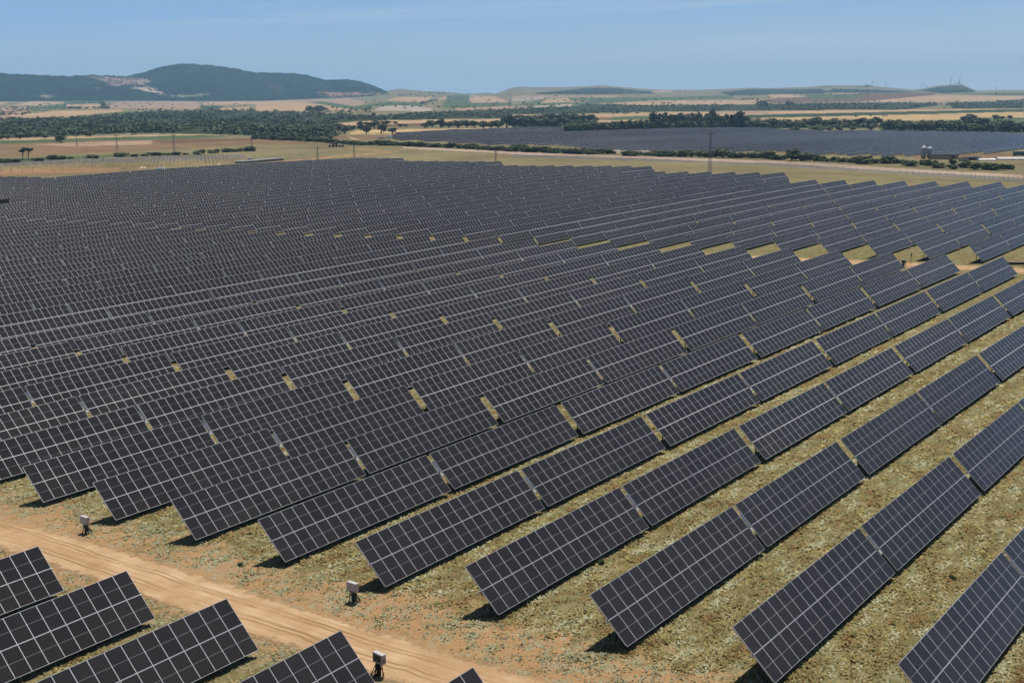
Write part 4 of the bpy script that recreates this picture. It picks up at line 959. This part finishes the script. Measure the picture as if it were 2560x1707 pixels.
for k in range(14): RG.append((3, 1085+k*74, 722+k*1.2 + random.uniform(-6, 6), random.uniform(110, 150), random.uniform(82, 110)))
RG += [(3,1290,742,70,40),(3,1810,640,90,60),(3,1865,640,100,74),(3,1900,690,160,90),(3,1960,700,150,90),(3,2080,628,80,50),(3,2150,620,60,32),(3,2220,618,50,36),(3,2140,735,120,100),(3,2210,740,130,110),(3,2300,742,130,100),(3,1600,745,90,50),(3,2060,745,110,60)]
RG.sort(key=lambda b: b[0]*2352+b[1])
for j, (i, cx, cy, w_, h_) in enumerate(RG):
    plant('oak_tree', 'oak', i, cx, cy, w_, h_, f'dark grey-green oak, {nth(j+1)} from the left in the right grove behind the second plant', 'tree', 'oaks of the right grove')

def woodland():
    """far woods that read as one mass, and the scattered dots of far trees"""
    rg = np.random.default_rng(33); Q, Cc = [], []
    zones = []
    for i, c, poly in PATCH:
        if c is WOOD: zones.append((i, poly))
    vari = [crown_quads(rg, 'oak', 46) for _ in range(8)]
    def put(px, py, hm, wm):
        x, y, z = pick(px, py)
        q, c = vari[rg.integers(0, 8)]
        a = rg.uniform(0, 6.28); ca, sa = math.cos(a), math.sin(a)
        Rm = np.array([[ca, -sa, 0], [sa, ca, 0], [0, 0, 1]])
        s = np.array([wm, wm, hm])
        v = (q.reshape(-1, 3)@Rm.T)*s + np.array([x, y, z-0.25*hm])
        Q.append(v.reshape(-1, 4, 3)); Cc.append((0.3*c + 0.7*c.mean(0, keepdims=True))*rg.uniform(0.55, 1.25))
    for i, poly in zones:
        P = [C(i, *p) for p in poly]
        if max(p[1] for p in P) < 232+24 and i >= 2: step = (5.0, 2.2)
        else: step = (9.0, 4.0)
        x0, x1 = min(p[0] for p in P), max(p[0] for p in P); y0, y1 = min(p[1] for p in P), max(p[1] for p in P)
        yy = y0
        while yy < y1:
            xx = x0 + rg.uniform(0, step[0])
            while xx < x1:
                jx, jy = xx + rg.uniform(-.5, .5)*step[0], yy + rg.uniform(-.5, .5)*step[1]
                if in_poly(np.array([jx]), np.array([jy]), P)[0]:
                    (math.sin(jx/31+2*math.sin(jy/9))+math.sin(jy/5.3+jx/57) < 1.25) and rg.uniform() < 0.92 and put(jx, jy, rg.uniform(5, 9), rg.uniform(8.5, 14))
                xx += step[0]
            yy += step[1]
    dots = [(0, 0, 270, 515, 590, 45), (0, 270, 950, 470, 530, 40), (0, 950, 1600, 440, 540, 30), (0, 1800, 2352, 470, 545, 25), (0, 1500, 2352, 425, 445, 16), (1, 480, 1100, 515, 560, 45), (1, 1000, 2352, 440, 530, 60),
            (1, 1200, 2352, 385, 420, 40), (2, 0, 700, 400, 500, 40), (2, 700, 2352, 395, 480, 40), (2, 900, 1200, 560, 572, 8), (3, 0, 1000, 380, 470, 30), (3, 1560, 1760, 455, 520, 10), (3, 100, 1300, 590, 605, 3), (3, 2080, 2180, 380, 395, 8)]
    for i, xa, xb, ya, yb, n in dots:
        for _ in range(n):
            px, py = C(i, rg.uniform(xa, xb), rg.uniform(ya, yb)); put(px, py, rg.uniform(4, 8.5), rg.uniform(6, 14))
    # hedgerow lines
    for i, pts, n, hm in ((0, [(600,478),(930,470)], 30, 8), (0, [(930,460),(960,520)], 22, 14), (0, [(600,520),(1000,522)], 24, 8), (0, [(1370,425),(1400,445),(1700,440)], 18, 7), (1, [(480,540),(640,548)], 14, 16), (1, [(1500,480),(1700,440)], 24, 9),
                          (1, [(1560,455),(2000,425)], 14, 7), (2, [(540,455),(700,462)], 12, 8), (2, [(1380,474),(1500,470)], 8, 6), (3, [(2110,462),(2352,448)], 30, 9), (3, [(0,425),(110,432)], 6, 7), (3, [(540,390),(930,398)], 16, 7),
                          (2, [(2270,500),(2320,500)], 8, 22), (3, [(190,490),(225,490)], 5, 16), (2, [(2110,440),(2230,435)], 14, 7), (1, [(1300,400),(1490,392)], 14, 8), (1, [(1490,375),(1740,385)], 20, 9), (1, [(1920,375),(1975,373)], 5, 12), (3, [(440,325),(860,322)], 30, 7), (3, [(870,318),(950,318)], 10, 14)):
        for _ in range(n):
            u = rg.uniform(0, 1)*(len(pts)-1); k = min(int(u), len(pts)-2); f = u-k
            px, py = C(i, pts[k][0]+(pts[k+1][0]-pts[k][0])*f, pts[k][1]+(pts[k+1][1]-pts[k][1])*f + rg.uniform(-3, 3)); put(px, py, hm*rg.uniform(0.7, 1.2), hm*rg.uniform(0.9, 1.7))
    o = quads_obj('woodland', np.concatenate(Q), M_LEAF, np.concatenate(Cc))
    tag(o, 'far woods and scattered trees between the pale fields below the hills', 'woods', kind='stuff')
    print('woodland quads', sum(len(q) for q in Q))
woodland()

# ------------------------------------------------------------------ pylons, turbines, mast
M_STEEL = simple('pylon_steel', (0.16, 0.16, 0.165), 0.55, 0.3)
def pylon(i, cx, ytop, ybase, lab, arm=True):
    px, py = C(i, cx, ybase); x, y, z = pick(px, py); dist = float(np.dot(np.array([x, y, z-HC]), FWD)); Hh = (ybase-ytop)/3.675*dist/F
    r = empty('pylon', (x, y, z-0.1), (0, 0, YAW+0.5))
    m = MB(); b0, b1 = 0.42+0.012*Hh, 0.16
    for sx_ in (-1, 1):
        for sy2 in (-1, 1): m.tube([(sx_*b0, sy2*b0, 0), (sx_*b1, sy2*b1, Hh)], 0.07, 4)
    nb = max(5, int(Hh/1.1))
    for k in range(nb):
        za, zb = Hh*k/nb, Hh*(k+1)/nb; wa, wb = b0+(b1-b0)*k/nb, b0+(b1-b0)*(k+1)/nb; s = 1 if k % 2 else -1
        for f in range(2):
            if f == 0:
                m.tube([(-s*wa, -wa, za), (s*wb, -wb, zb)], 0.035, 4); m.tube([(s*wa, wa, za), (-s*wb, wb, zb)], 0.035, 4)
            else:
                m.tube([(-wa, s*wa, za), (-wb, -s*wb, zb)], 0.035, 4); m.tube([(wa, -s*wa, za), (wb, s*wb, zb)], 0.035, 4)
    m.build('lattice_mast', [M_STEEL], r)
    if arm:
        a = MB(); a.tube([(0, -1.7, Hh-0.5), (0, 1.7, Hh-0.5)], 0.10, 6); a.tube([(0, -1.7, Hh-0.5), (0, 0, Hh+0.1)], 0.05, 5); a.tube([(0, 1.7, Hh-0.5), (0, 0, Hh+0.1)], 0.05, 5); cr = a.build('cross_arm', [M_STEEL], r)
        for yy in (-1.6, 0, 1.6):
            q = MB(); q.lathe((0, yy, Hh-1.15 if yy else Hh+0.05), [(0.04, 0), (0.12, 0.08), (0.05, 0.16), (0.12, 0.26), (0.05, 0.36), (0.12, 0.46), (0.04, 0.55)], 8); q.build('insulator', [M_DARK], cr)
    tag(r, lab, 'pylon', 'lattice power pylons')
pylon(2, 1815, 745, 1135, 'nearest tall lattice pylon with a cross arm, in front of the second solar plant')
pylon(0, 707, 768, 868, 'thin lattice pylon in the brown left field, first from the left')
pylon(0, 1075, 765, 905, 'thin lattice pylon in the brown left field, second from the left')
pylon(0, 1600, 762, 925, 'thin lattice pylon in the brown left field, third from the left')
pylon(0, 2312, 795, 895, 'thin lattice pylon at the right end of the broken left hedge')
pylon(1, 567, 875, 1020, 'lattice pylon behind the field edge, left of the wider one')
pylon(1, 905, 848, 1020, 'wider lattice pylon standing where the orange path climbs')
pylon(1, 2203, 905, 1020, 'lattice pylon on the far meadow left of the picture middle')
M_TURB = simple('turbine_paint', (0.20, 0.21, 0.23), 0.5)
def turbine(cx, ytop, ybase, ang, lab):
    px, py = C(3, cx, ybase+3); x, y, z = pick(px, py); dist = float(np.dot(np.array([x, y, z-HC]), FWD)); Hh = (ybase+3-ytop)/3.675*dist/F*0.66
    r = empty('wind_turbine', (x, y, z-2), (0, 0, YAW))
    MB().tube([(0, 0, 0), (0, 0, Hh+2)], [Hh*0.036, Hh*0.024], 10).build('tower', [M_TURB], r, True)
    MB().box((0, 0, Hh+2), (Hh*0.07, Hh*0.035, Hh*0.035)).build('nacelle', [M_TURB], r)
    for k in range(3):
        a = ang + k*2.0944; e = Hh*0.52
        m = MB(); m.tube([(-Hh*0.055, 0, Hh+2), (-Hh*0.06, e*0.3*math.sin(a), Hh+2+e*0.3*math.cos(a)), (-Hh*0.06, e*math.sin(a), Hh+2+e*math.cos(a))], [Hh*0.02, Hh*0.034, Hh*0.012], 6); m.build('blade', [M_TURB], r, True)
    tag(r, lab, 'wind turbine', 'wind turbines on the right skyline')
for k, (cx, yt, yb) in enumerate([(960,258,320),(1080,268,326),(1350,322,358),(1413,275,348),(1455,298,345),(1745,235,376),(2095,310,364)]):
    lab = ['leftmost wind turbine, above the dark wooded ridge', 'second wind turbine from the left, above the wooded ridge', 'smallest low wind turbine left of the round dark hill', 'fourth wind turbine from the left, at the foot of the round hill', 'faint fifth wind turbine just left of the round hill', 'largest white wind turbine in front of the round dark hill', 'rightmost wind turbine on the bare skyline'][k]
    turbine(cx, yt, yb, 0.4+k*0.7, lab)
px, py = C(3, 1677, 314); x, y, z = pick(px, py); dist = float(np.dot(np.array([x, y, z-HC]), FWD)); Hh = 90/3.675*dist/F
m = MB()
for a in (0, 2.09, 4.19): m.tube([(1.6*math.cos(a), 1.6*math.sin(a), 0), (1.0*math.cos(a), 1.0*math.sin(a), Hh)], 0.5, 5)
for k in range(14):
    for a in (0, 2.09, 4.19): m.tube([(1.5*math.cos(a), 1.5*math.sin(a), Hh*k/14), (1.5*math.cos(a+2.09), 1.5*math.sin(a+2.09), Hh*(k+1)/14)], 0.22, 4)
o = m.build('radio_mast', [M_STEEL]); o.location = (x, y, z-2); tag(o, 'tall thin grey radio mast on top of the round dark hill', 'mast')

# ------------------------------------------------------------------ farm beyond the hedge
M_SILO_HIGHLIGHT = simple('silo_steel_highlight', (0.72, 0.72, 0.73), 0.36, 0.2, 0.10, 1.5)  # cone roofs only: their bright highlight is put into the base colour
M_DRUM = simple('ribbed_steel', (0.26, 0.27, 0.28), 0.42, 0.3, 0.12, 1.5)
M_CONC = simple('concrete', (0.36, 0.32, 0.28), 0.9, 0, 0.12, 0.6)
M_ROOF = simple('dark_roof', (0.035, 0.042, 0.045), 0.7)
M_WALLP = simple('rendered_wall', (0.33, 0.25, 0.21), 0.9, 0, 0.12, 0.7)
M_SHEET = simple('white_sheet', (0.50, 0.46, 0.42), 0.8, 0, 0.10, 0.4)
M_GREENC = simple('green_paint', (0.02, 0.13, 0.10), 0.5)
def farm():
    CF = lambda cx, cy: (2260+cx/7.84, 340+cy/7.84)
    def at(cx, cy):
        x, y, z = pick(*CF(cx, cy)); return Vector((x, y, z)), float(np.dot(np.array([x, y, z-HC]), FWD))
    for k, (cx, wpx, top, lab) in enumerate(((378, 96, 172, 'taller shiny steel silo, left one of the two'), (493, 88, 190, 'shorter shiny steel silo, right one of the two'))):
        p, dist = at(cx, 452); m_ = dist/F/7.84; R_ = wpx/2*m_; Hs = (452-top)*m_
        r = empty('silo', p-Vector((0, 0, 0.1)))
        prof = []
        for q in range(13): prof += [(R_*(1.0 if q % 2 else 1.015), 1.2 + (Hs*0.80-1.2)*q/12)]
        MB().lathe((0, 0, 0), [(R_*0.35, 0.25), (R_*1.0, 1.2)] + prof, 24).build('drum', [M_DRUM], r, True)
        MB().lathe((0, 0, Hs*0.80), [(R_*1.03, 0), (R_*0.12, Hs*0.17), (R_*0.12, Hs*0.20), (0.02, Hs*0.20)], 24).build('cone_roof', [M_SILO_HIGHLIGHT], r, True)
        for a in range(4):
            an = a*math.pi/2+0.5; MB().tube([(R_*math.cos(an), R_*math.sin(an), 0), (R_*math.cos(an), R_*math.sin(an), 1.6)], 0.06, 6).build('leg', [M_DARK], r)
        tag(r, lab, 'silo', 'steel silos by the hedge')
    rz = YAW - math.pi/2        # along the picture plane
    RT = Vector((math.cos(rz), math.sin(rz), 0))
    p, dist = at(805, 462); m_ = dist/F/7.84; r = empty('farm_shed', p, (0, 0, rz+0.06))
    MB().box((0, 2.2, 1.25), (265*m_, 2.2, 1.35)).build('wall', [M_WALLP], r)
    MB().box((0, 2.2, 2.72), (275*m_, 2.7, 0.12)).box((0, -0.4, 2.55), (275*m_, 0.1, 0.2)).build('roof', [M_ROOF], r)
    d = MB().box((150*m_, -0.02, 1.0), (1.0, 0.05, 1.0)); d.build('door', [M_ROOF], r)
    tag(r, 'low farm shed with a dark flat roof, right of the silos', 'shed')
    p, dist = at(1160, 500); m_ = dist/F/7.84; o = MB().box((0, 0, 1.0), (95*m_, 0.15, 1.1)).box((0, 0, 2.13), (98*m_, 0.2, 0.05)).build('yard_wall', [M_CONC]); o.location = p; o.rotation_euler = (0, 0, rz); tag(o, 'plain pinkish concrete yard wall right of the farm shed', 'wall')
    p, dist = at(1370, 482); m_ = dist/F/7.84; r = empty('animal_shelter', p, (0, 0, rz+0.05))
    MB().box((0, 2.0, 1.9), (150*m_, 2.1, 0.08)).box((0, 0, 1.7), (150*m_, 0.06, 0.2)).build('roof', [M_ROOF], r)
    for k in range(5): MB().box((-140*m_+k*70*m_, 0.1, 0.85), (0.07, 0.07, 0.88)).build('post', [M_DARK], r)
    MB().box((0, 4.0, 0.9), (150*m_, 0.06, 0.9)).build('wall', [M_WALLP], r)
    tag(r, 'low open shelter with dark green roof beside the white sheeting', 'shelter')
    def tunnel(cx0, cx1, cy, hpx, lab):
        p, dist = at((cx0+cx1)/2, cy); m_ = dist/F/7.84; half = (cx1-cx0)/2*m_; hh = hpx*m_; V = []; n = 11
        r = empty('plastic_tunnel', p, (0, 0, rz)); b = MB(); R_ = 3.0
        for s in (-1, 1):
            for k in range(n): a = math.pi*k/(n-1); V.append((s*half, 3.0-R_*math.cos(a), hh*math.sin(a)))
        b.add(V, [(k, k+1, n+k+1, n+k) for k in range(n-1)] + [tuple(range(n-1, -1, -1)), tuple(range(n, 2*n))]); b.build('cover', [M_SHEET], r)
        for s in np.linspace(-half, half, 7):
            MB().tube([(s, 3.0-(R_+0.04)*math.cos(math.pi*k/8), (hh+0.04)*math.sin(math.pi*k/8)) for k in range(9)], 0.05, 5).build('hoop', [M_GALV], r)
        tag(r, lab, 'tunnel', 'white plastic tunnels')
    tunnel(1480, 1810, 492, 48, 'white plastic tunnel behind the hedge, left of the two')
    tunnel(1840, 2460, 470, 50, 'long white plastic tunnel at the right edge, right of the two')
    p, dist = at(2270, 392); m_ = dist/F/7.84; r = empty('green_container', p+Vector((0, 0, 0.2)), (0, 0, rz))
    c = MB(); c.box((0, 1.2, 1.25), (112*m_, 1.2, 1.15))
    for k in range(14): c.box((-105*m_+k*16*m_, -0.02, 1.25), (0.10, 0.05, 1.05))
    c.build('container_body', [M_GREENC], r)
    for s in (-1, 1): MB().box((s*80*m_, 1.2, -0.02), (0.3, 1.1, 0.12)).build('skid', [M_DARK], r)
    tag(r, 'dark green metal container at the right edge behind the white tunnel', 'container')
    # wire fence round the farm
    p0, _ = at(-60, 392); p1, _ = at(2352, 330)
    r = empty('wire_fence', p0); n = 34
    for k in range(n):
        q = p0 + (p1-p0)*k/(n-1); zz = float(ground(q.x, q.y)); child('fence_post', ME_FPOST, r, (q.x-p0.x, q.y-p0.y, zz-p0.z))
    wv = []
    wm = MB()
    for hgt in (0.8, 1.5, 2.1):
        pts = []
        for k in range(n):
            q = p0 + (p1-p0)*k/(n-1); pts.append((q.x-p0.x, q.y-p0.y, float(ground(q.x, q.y))-p0.z+hgt))
        wm.tube(pts, 0.012, 4)
    wm.build('wire', [M_GALV], r); tag(r, 'dark post and wire fence behind the silos and the farm', 'fence')
ME_FPOST = tmesh(MB().tube([(0, 0, -0.1), (0, 0, 2.3)], 0.08, 6), 'fence_post', [M_DARK])
farm()
def track_fence():
    pts = []
    for i, cx, cy in ((1, 2000, 925), (1, 2352, 945), (2, 500, 965), (2, 1000, 990), (2, 1800, 1022), (2, 2352, 1042), (3, 600, 1075), (3, 1200, 1116), (3, 1800, 1155), (3, 2400, 1195)):
        pts.append(pick(*C(i, cx, cy)))
    P = np.array(pts); d = np.concatenate([[0], np.cumsum(np.hypot(np.diff(P[:, 0]), np.diff(P[:, 1])))]); n = 88
    s = np.linspace(0, d[-1], n); X = np.interp(s, d, P[:, 0]); Y = np.interp(s, d, P[:, 1]); Z = ground(X, Y)
    r = empty('wire_fence', (X[0], Y[0], Z[0])); wm = MB()
    me = tmesh(MB().tube([(0, 0, -0.1), (0, 0, 1.9)], 0.055, 6), 'fence_post', [M_GALV])
    for k in range(n): child('fence_post', me, r, (X[k]-X[0], Y[k]-Y[0], Z[k]-Z[0]))
    for hg in (0.5, 1.0, 1.5, 1.85): wm.tube([(X[k]-X[0], Y[k]-Y[0], Z[k]-Z[0]+hg) for k in range(n)], 0.010, 4)
    wm.build('wire', [M_GALV], r); tag(r, 'long thin wire fence along the gravel track past the solar plant', 'fence')
track_fence()

# ------------------------------------------------------------------ left: long low tank, rocks, bare piles, vehicles
def left_things():
    D = lambda cx, cy: (560+cx/11.76, 370+cy/11.76)
    a = Vector(pick(*D(560, 455))); b = Vector(pick(*D(1750, 372))); dist = float(np.dot(np.array([a.x, a.y, a.z-HC]), FWD)); hgt = 72/11.76*dist/F
    Lg = (b-a).length; c = (a+b)/2; ang = math.atan2(b.y-a.y, b.x-a.x)
    r = empty('water_tank', (c.x, c.y, min(a.z, b.z)), (0, 0, ang))
    MB().box((0, 3, hgt/2-0.2), (Lg/2, 3.0, hgt/2+0.2)).build('wall', [simple('stained_concrete', (0.16, 0.14, 0.125), 0.9, 0, 0.2, 0.4)], r)
    MB().box((0, -0.05, hgt+0.1), (Lg/2+0.15, 0.25, 0.16)).box((0, 6.05, hgt+0.1), (Lg/2+0.15, 0.25, 0.16)).box((-Lg/2, 3, hgt+0.1), (0.2, 2.8, 0.16)).box((Lg/2, 3, hgt+0.1), (0.2, 2.8, 0.16)).build('rim', [M_WHITE], r)
    tag(r, 'long low concrete water tank with a pale rim at the far field edge', 'tank')
    p = pick(*D(805, 395)); h = empty('pump_hut', p, (0, 0, ang))
    s = dist/F/11.76
    MB().box((0, 1.0, 95*s/2), (42*s, 1.0, 95*s/2)).build('wall', [M_CONC], h)
    MB().box((0, 1.0, 95*s+0.12), (52*s, 1.25, 0.12)).build('roof', [M_WHITE], h); MB().box((0.2, -0.02, 0.8), (0.35, 0.04, 0.8)).build('door', [M_DARK], h)
    tag(h, 'small square pump hut behind the long concrete tank', 'hut')
    # white blocks and a tan heap by the plant edge
    p = pick(*C(0, 1478, 1080)); o = MB().box((0, 0, 0.35), (2.6, 1.0, 0.4), 0, None, 0.8).box((0.3, 0.1, 0.95), (1.9, 0.7, 0.22), 0, None, 0.85).build('pallet_stack', [M_WHITE]); o.location = p; o.rotation_euler = (0, 0, YAW-1.5); tag(o, 'white wrapped pallet stack lying at the far left plant edge', 'pallets')
    for k, (cx, cy, sc_, lab) in enumerate(((1312, 1070, 2.2, 'pale sand heap left of the white pallets'), (2012, 1035, 1.5, 'small pale sand heap left of the long tank'))):
        p = pick(*C(0, cx, cy)); rg = np.random.default_rng(k); V = []; Fc = []; n, m_ = 14, 6
        for i in range(m_):
            for j in range(n):
                rr = (1-i/(m_-1))*sc_*(1+0.15*rg.normal()); V.append((rr*math.cos(2*math.pi*j/n), rr*math.sin(2*math.pi*j/n), -0.1+sc_*0.6*(i/(m_-1))**0.8))
        for i in range(m_-1):
            for j in range(n): Fc.append((i*n+j, i*n+(j+1) % n, (i+1)*n+(j+1) % n, (i+1)*n+j))
        o = mesh_obj('sand_heap', V, Fc, simple('pale_sand', (0.50, 0.38, 0.22), 0.95, 0, 0.15, 1.0), None, None, True); o.location = p; tag(o, lab, 'heap')
    # rusty bale stack on the meadow
    p = pick(*C(1, 742, 876)); o = MB()
    for k in range(5): o.tube([(-5+k*2.4, -0.9, 0.9), (-5+k*2.4, 0.9, 0.9)], 0.95, 12)
    for k in range(2): o.tube([(-2.6+k*2.4, -0.9, 2.4), (-2.6+k*2.4, 0.9, 2.4)], 0.95, 12)
    o = o.build('bale_stack', [simple('old_hay', (0.10, 0.055, 0.045), 0.95)]); o.location = p; o.rotation_euler = (0, 0, YAW-1.57); tag(o, 'dark reddish stack of round bales on the far meadow', 'bales')
    # driven piles waiting for panels
    me = tmesh(MB().box((0, 0, 1.1), (0.07, 0.05, 1.15)), 'steel_pile', [M_STEEL])
    poly = [C(0, *p_) for p_ in ((-30, 1030), (1400, 972), (2250, 948), (2250, 1012), (1400, 1078), (-30, 1120))]
    pts = []
    for i in range(2, 34):
        for j in range(0, 110):
            x = 300 + j*5.9 - i*1.1; y = yrow(-46) + 9.7*i
            z = float(ground(x, y)); q = project(np.array([[x, y, z]]))
            if random.random() < 0.35: continue
            if in_poly(q[0], q[1], poly)[0] and 0 < q[0][0] < 2560: pts.append((float(q[2][0]), x, y, z))
    pts.sort()
    for d_, x, y, z in pts[:260]:
        o = bpy.data.objects.new('steel_pile', me); COL.objects.link(o); o.location = (x, y, z); o.rotation_euler = (random.uniform(-.02, .02), random.uniform(-.02, .02), 0)
        tag(o, 'thin bare steel pile standing in rows on the unbuilt strip at far left', 'pile', 'bare steel piles at the far left')
    if len(pts) > 260:
        mb = MB()
        for d_, x, y, z in pts[260:]: mb.box((x, y, z+1.1), (0.09, 0.06, 1.2))
        o = mb.build('distant_steel_piles', [M_STEEL]); tag(o, 'farther bare steel piles thinning out towards the hedge', 'piles', 'bare steel piles at the far left', 'stuff')
    # vehicles by the second plant
    VC = lambda cx, cy: (940+cx/19.6, 320+cy/19.6)
    def van(cx, cy, colr, lab, name, cat, Ls=5.2, Hs=2.2):
        p = pick(*VC(cx, cy)); r = empty(name, p, (0, 0, YAW-1.35)); mt = simple(name+'_paint', colr, 0.35)
        V = [(-Ls/2, -.95, .45), (Ls/2, -.95, .45), (Ls/2, .95, .45), (-Ls/2, .95, .45), (-Ls/2, -.9, Hs), (Ls*.22, -.9, Hs), (Ls*.22, .9, Hs), (-Ls/2, .9, Hs), (Ls*.40, -.93, 1.25), (Ls*.40, .93, 1.25), (Ls/2, -.93, 1.05), (Ls/2, .93, 1.05)]
        Fc = [(3, 2, 1, 0), (4, 5, 6, 7), (5, 8, 9, 6), (8, 10, 11, 9), (10, 1, 2, 11), (0, 4, 7, 3), (0, 1, 10, 8, 5, 4), (3, 7, 6, 9, 11, 2)]
        mesh_obj('body', V, Fc, mt, r)
        mesh_obj('windscreen', [(Ls*.235, -.8, Hs-.08), (Ls*.405, -.82, 1.3), (Ls*.405, .82, 1.3), (Ls*.235, .8, Hs-.08)], [(0, 1, 2, 3)], M_BACK, r)
        for sx_ in (-1, 1):
            for s2 in (-1, 1):
                MB().tube([(sx_*Ls*.32, s2*.78, .34), (sx_*Ls*.32, s2*1.0, .34)], .34, 12).build('wheel', [M_CABLE], r)
        tag(r, lab, cat, 'vehicles by the second plant')
    van(700, 530, (0.75, 0.74, 0.72), 'white van parked behind the hedge by the second plant', 'van', 'van', 6.0, 2.6)
    van(195, 540, (0.7, 0.68, 0.66), 'pale car parked behind the hedge, left of its grey neighbour', 'parked_car', 'car', 4.4, 1.6)
    van(300, 540, (0.45, 0.43, 0.43), 'greyish car parked behind the hedge, right of the pale car', 'parked_car', 'car', 4.4, 1.6)
    van(980, 480, (0.45, 0.05, 0.06), 'red truck cab parked right of the white van', 'truck', 'truck', 6.0, 2.8)
    # bird
    q = FWD*F + RGT*(400-1280) + UPV*(853.5-107); q = q/np.linalg.norm(q)*210
    b = mesh_obj('bird', [(0, 0, 0), (.16, 0, .03), (-.18, 0, 0), (0, .06, 0), (0, -.06, 0), (-.02, .28, .10), (-.06, .52, .04), (-.02, -.28, .10), (-.06, -.52, .04), (0, 0, -.06)],
                 [(1, 3, 2), (1, 2, 4), (1, 9, 3), (1, 4, 9), (3, 9, 2), (4, 2, 9), (3, 5, 6), (3, 6, 2), (4, 8, 7), (4, 2, 8)], M_DARK)
    b.location = (q[0], q[1], HC+q[2]); b.rotation_euler = (0, 0.1, YAW+1.2); tag(b, 'tiny dark bird high in the sky at the upper left', 'bird'); b.scale = (.6, .6, .6)
left_things()

# ------------------------------------------------------------------ far farm houses
M_TILE = simple('clay_tiles', (0.30, 0.13, 0.08), 0.9)
def house(i, cx, cy, wpx, hpx, lab):
    px, py = C(i, cx, cy); x, y, z = pick(px, py); dist = float(np.dot(np.array([x, y, z-HC]), FWD)); s = dist/F/3.675
    W_, H_ = wpx*s/2, hpx*s; r = empty('farmhouse', (x, y, z-0.5), (0, 0, YAW-1.57+random.uniform(-.4, .4)))
    MB().box((0, 0, H_*0.35), (W_, W_*0.5, H_*0.38)).build('wall', [M_WHITE], r)
    V = [(-W_*1.05, -W_*.56, H_*.73), (W_*1.05, -W_*.56, H_*.73), (W_*1.05, W_*.56, H_*.73), (-W_*1.05, W_*.56, H_*.73), (-W_*1.0, 0, H_*1.05), (W_*1.0, 0, H_*1.05)]
    mesh_obj('roof', V, [(0, 1, 5, 4), (2, 3, 4, 5), (1, 2, 5), (3, 0, 4), (3, 2, 1, 0)], M_TILE, r)
    tag(r, lab, 'house', 'far farmhouses')
house(0, 410, 545, 55, 16, 'long white farmhouse among trees below the left hill')
house(1, 198, 420, 30, 14, 'white farmhouse at the foot of the main wooded hill')
house(0, 1340, 375, 16, 12, 'tiny white house on the slope below the quarry')
house(0, 190, 540, 34, 16, 'small house in the far hamlet, middle of the three')
house(0, 250, 528, 30, 15, 'small house in the far hamlet, right of the three')
house(0, 110, 560, 36, 16, 'small house in the far hamlet, left of the three')

# ------------------------------------------------------------------ haze
def haze():
    x0, x1, y0, y1, z0, z1 = -12500, 14500, -13000, 14500, -60.0, 330.0
    V = [(x0, y0, z0), (x1, y0, z0), (x1, y1, z0), (x0, y1, z0), (x0, y0, z1), (x1, y0, z1), (x1, y1, z1), (x0, y1, z1)]
    m = bpy.data.materials.new('haze'); m.use_nodes = True; t = m.node_tree; t.nodes.clear()
    out = N(t, 'ShaderNodeOutputMaterial'); pv = N(t, 'ShaderNodeVolumePrincipled')
    pv.inputs['Color'].default_value = (0.42, 0.72, 1.0, 1); pv.inputs['Density'].default_value = 7.6e-5; pv.inputs['Anisotropy'].default_value = 0.0
    t.links.new(pv.outputs[0], out.inputs['Volume']); m.cycles.homogeneous_volume = True
    o = mesh_obj('haze', V, [(3, 2, 1, 0), (4, 5, 6, 7), (0, 1, 5, 4), (1, 2, 6, 5), (2, 3, 7, 6), (3, 0, 4, 7)], m); tag(o, kind='stuff')
haze()
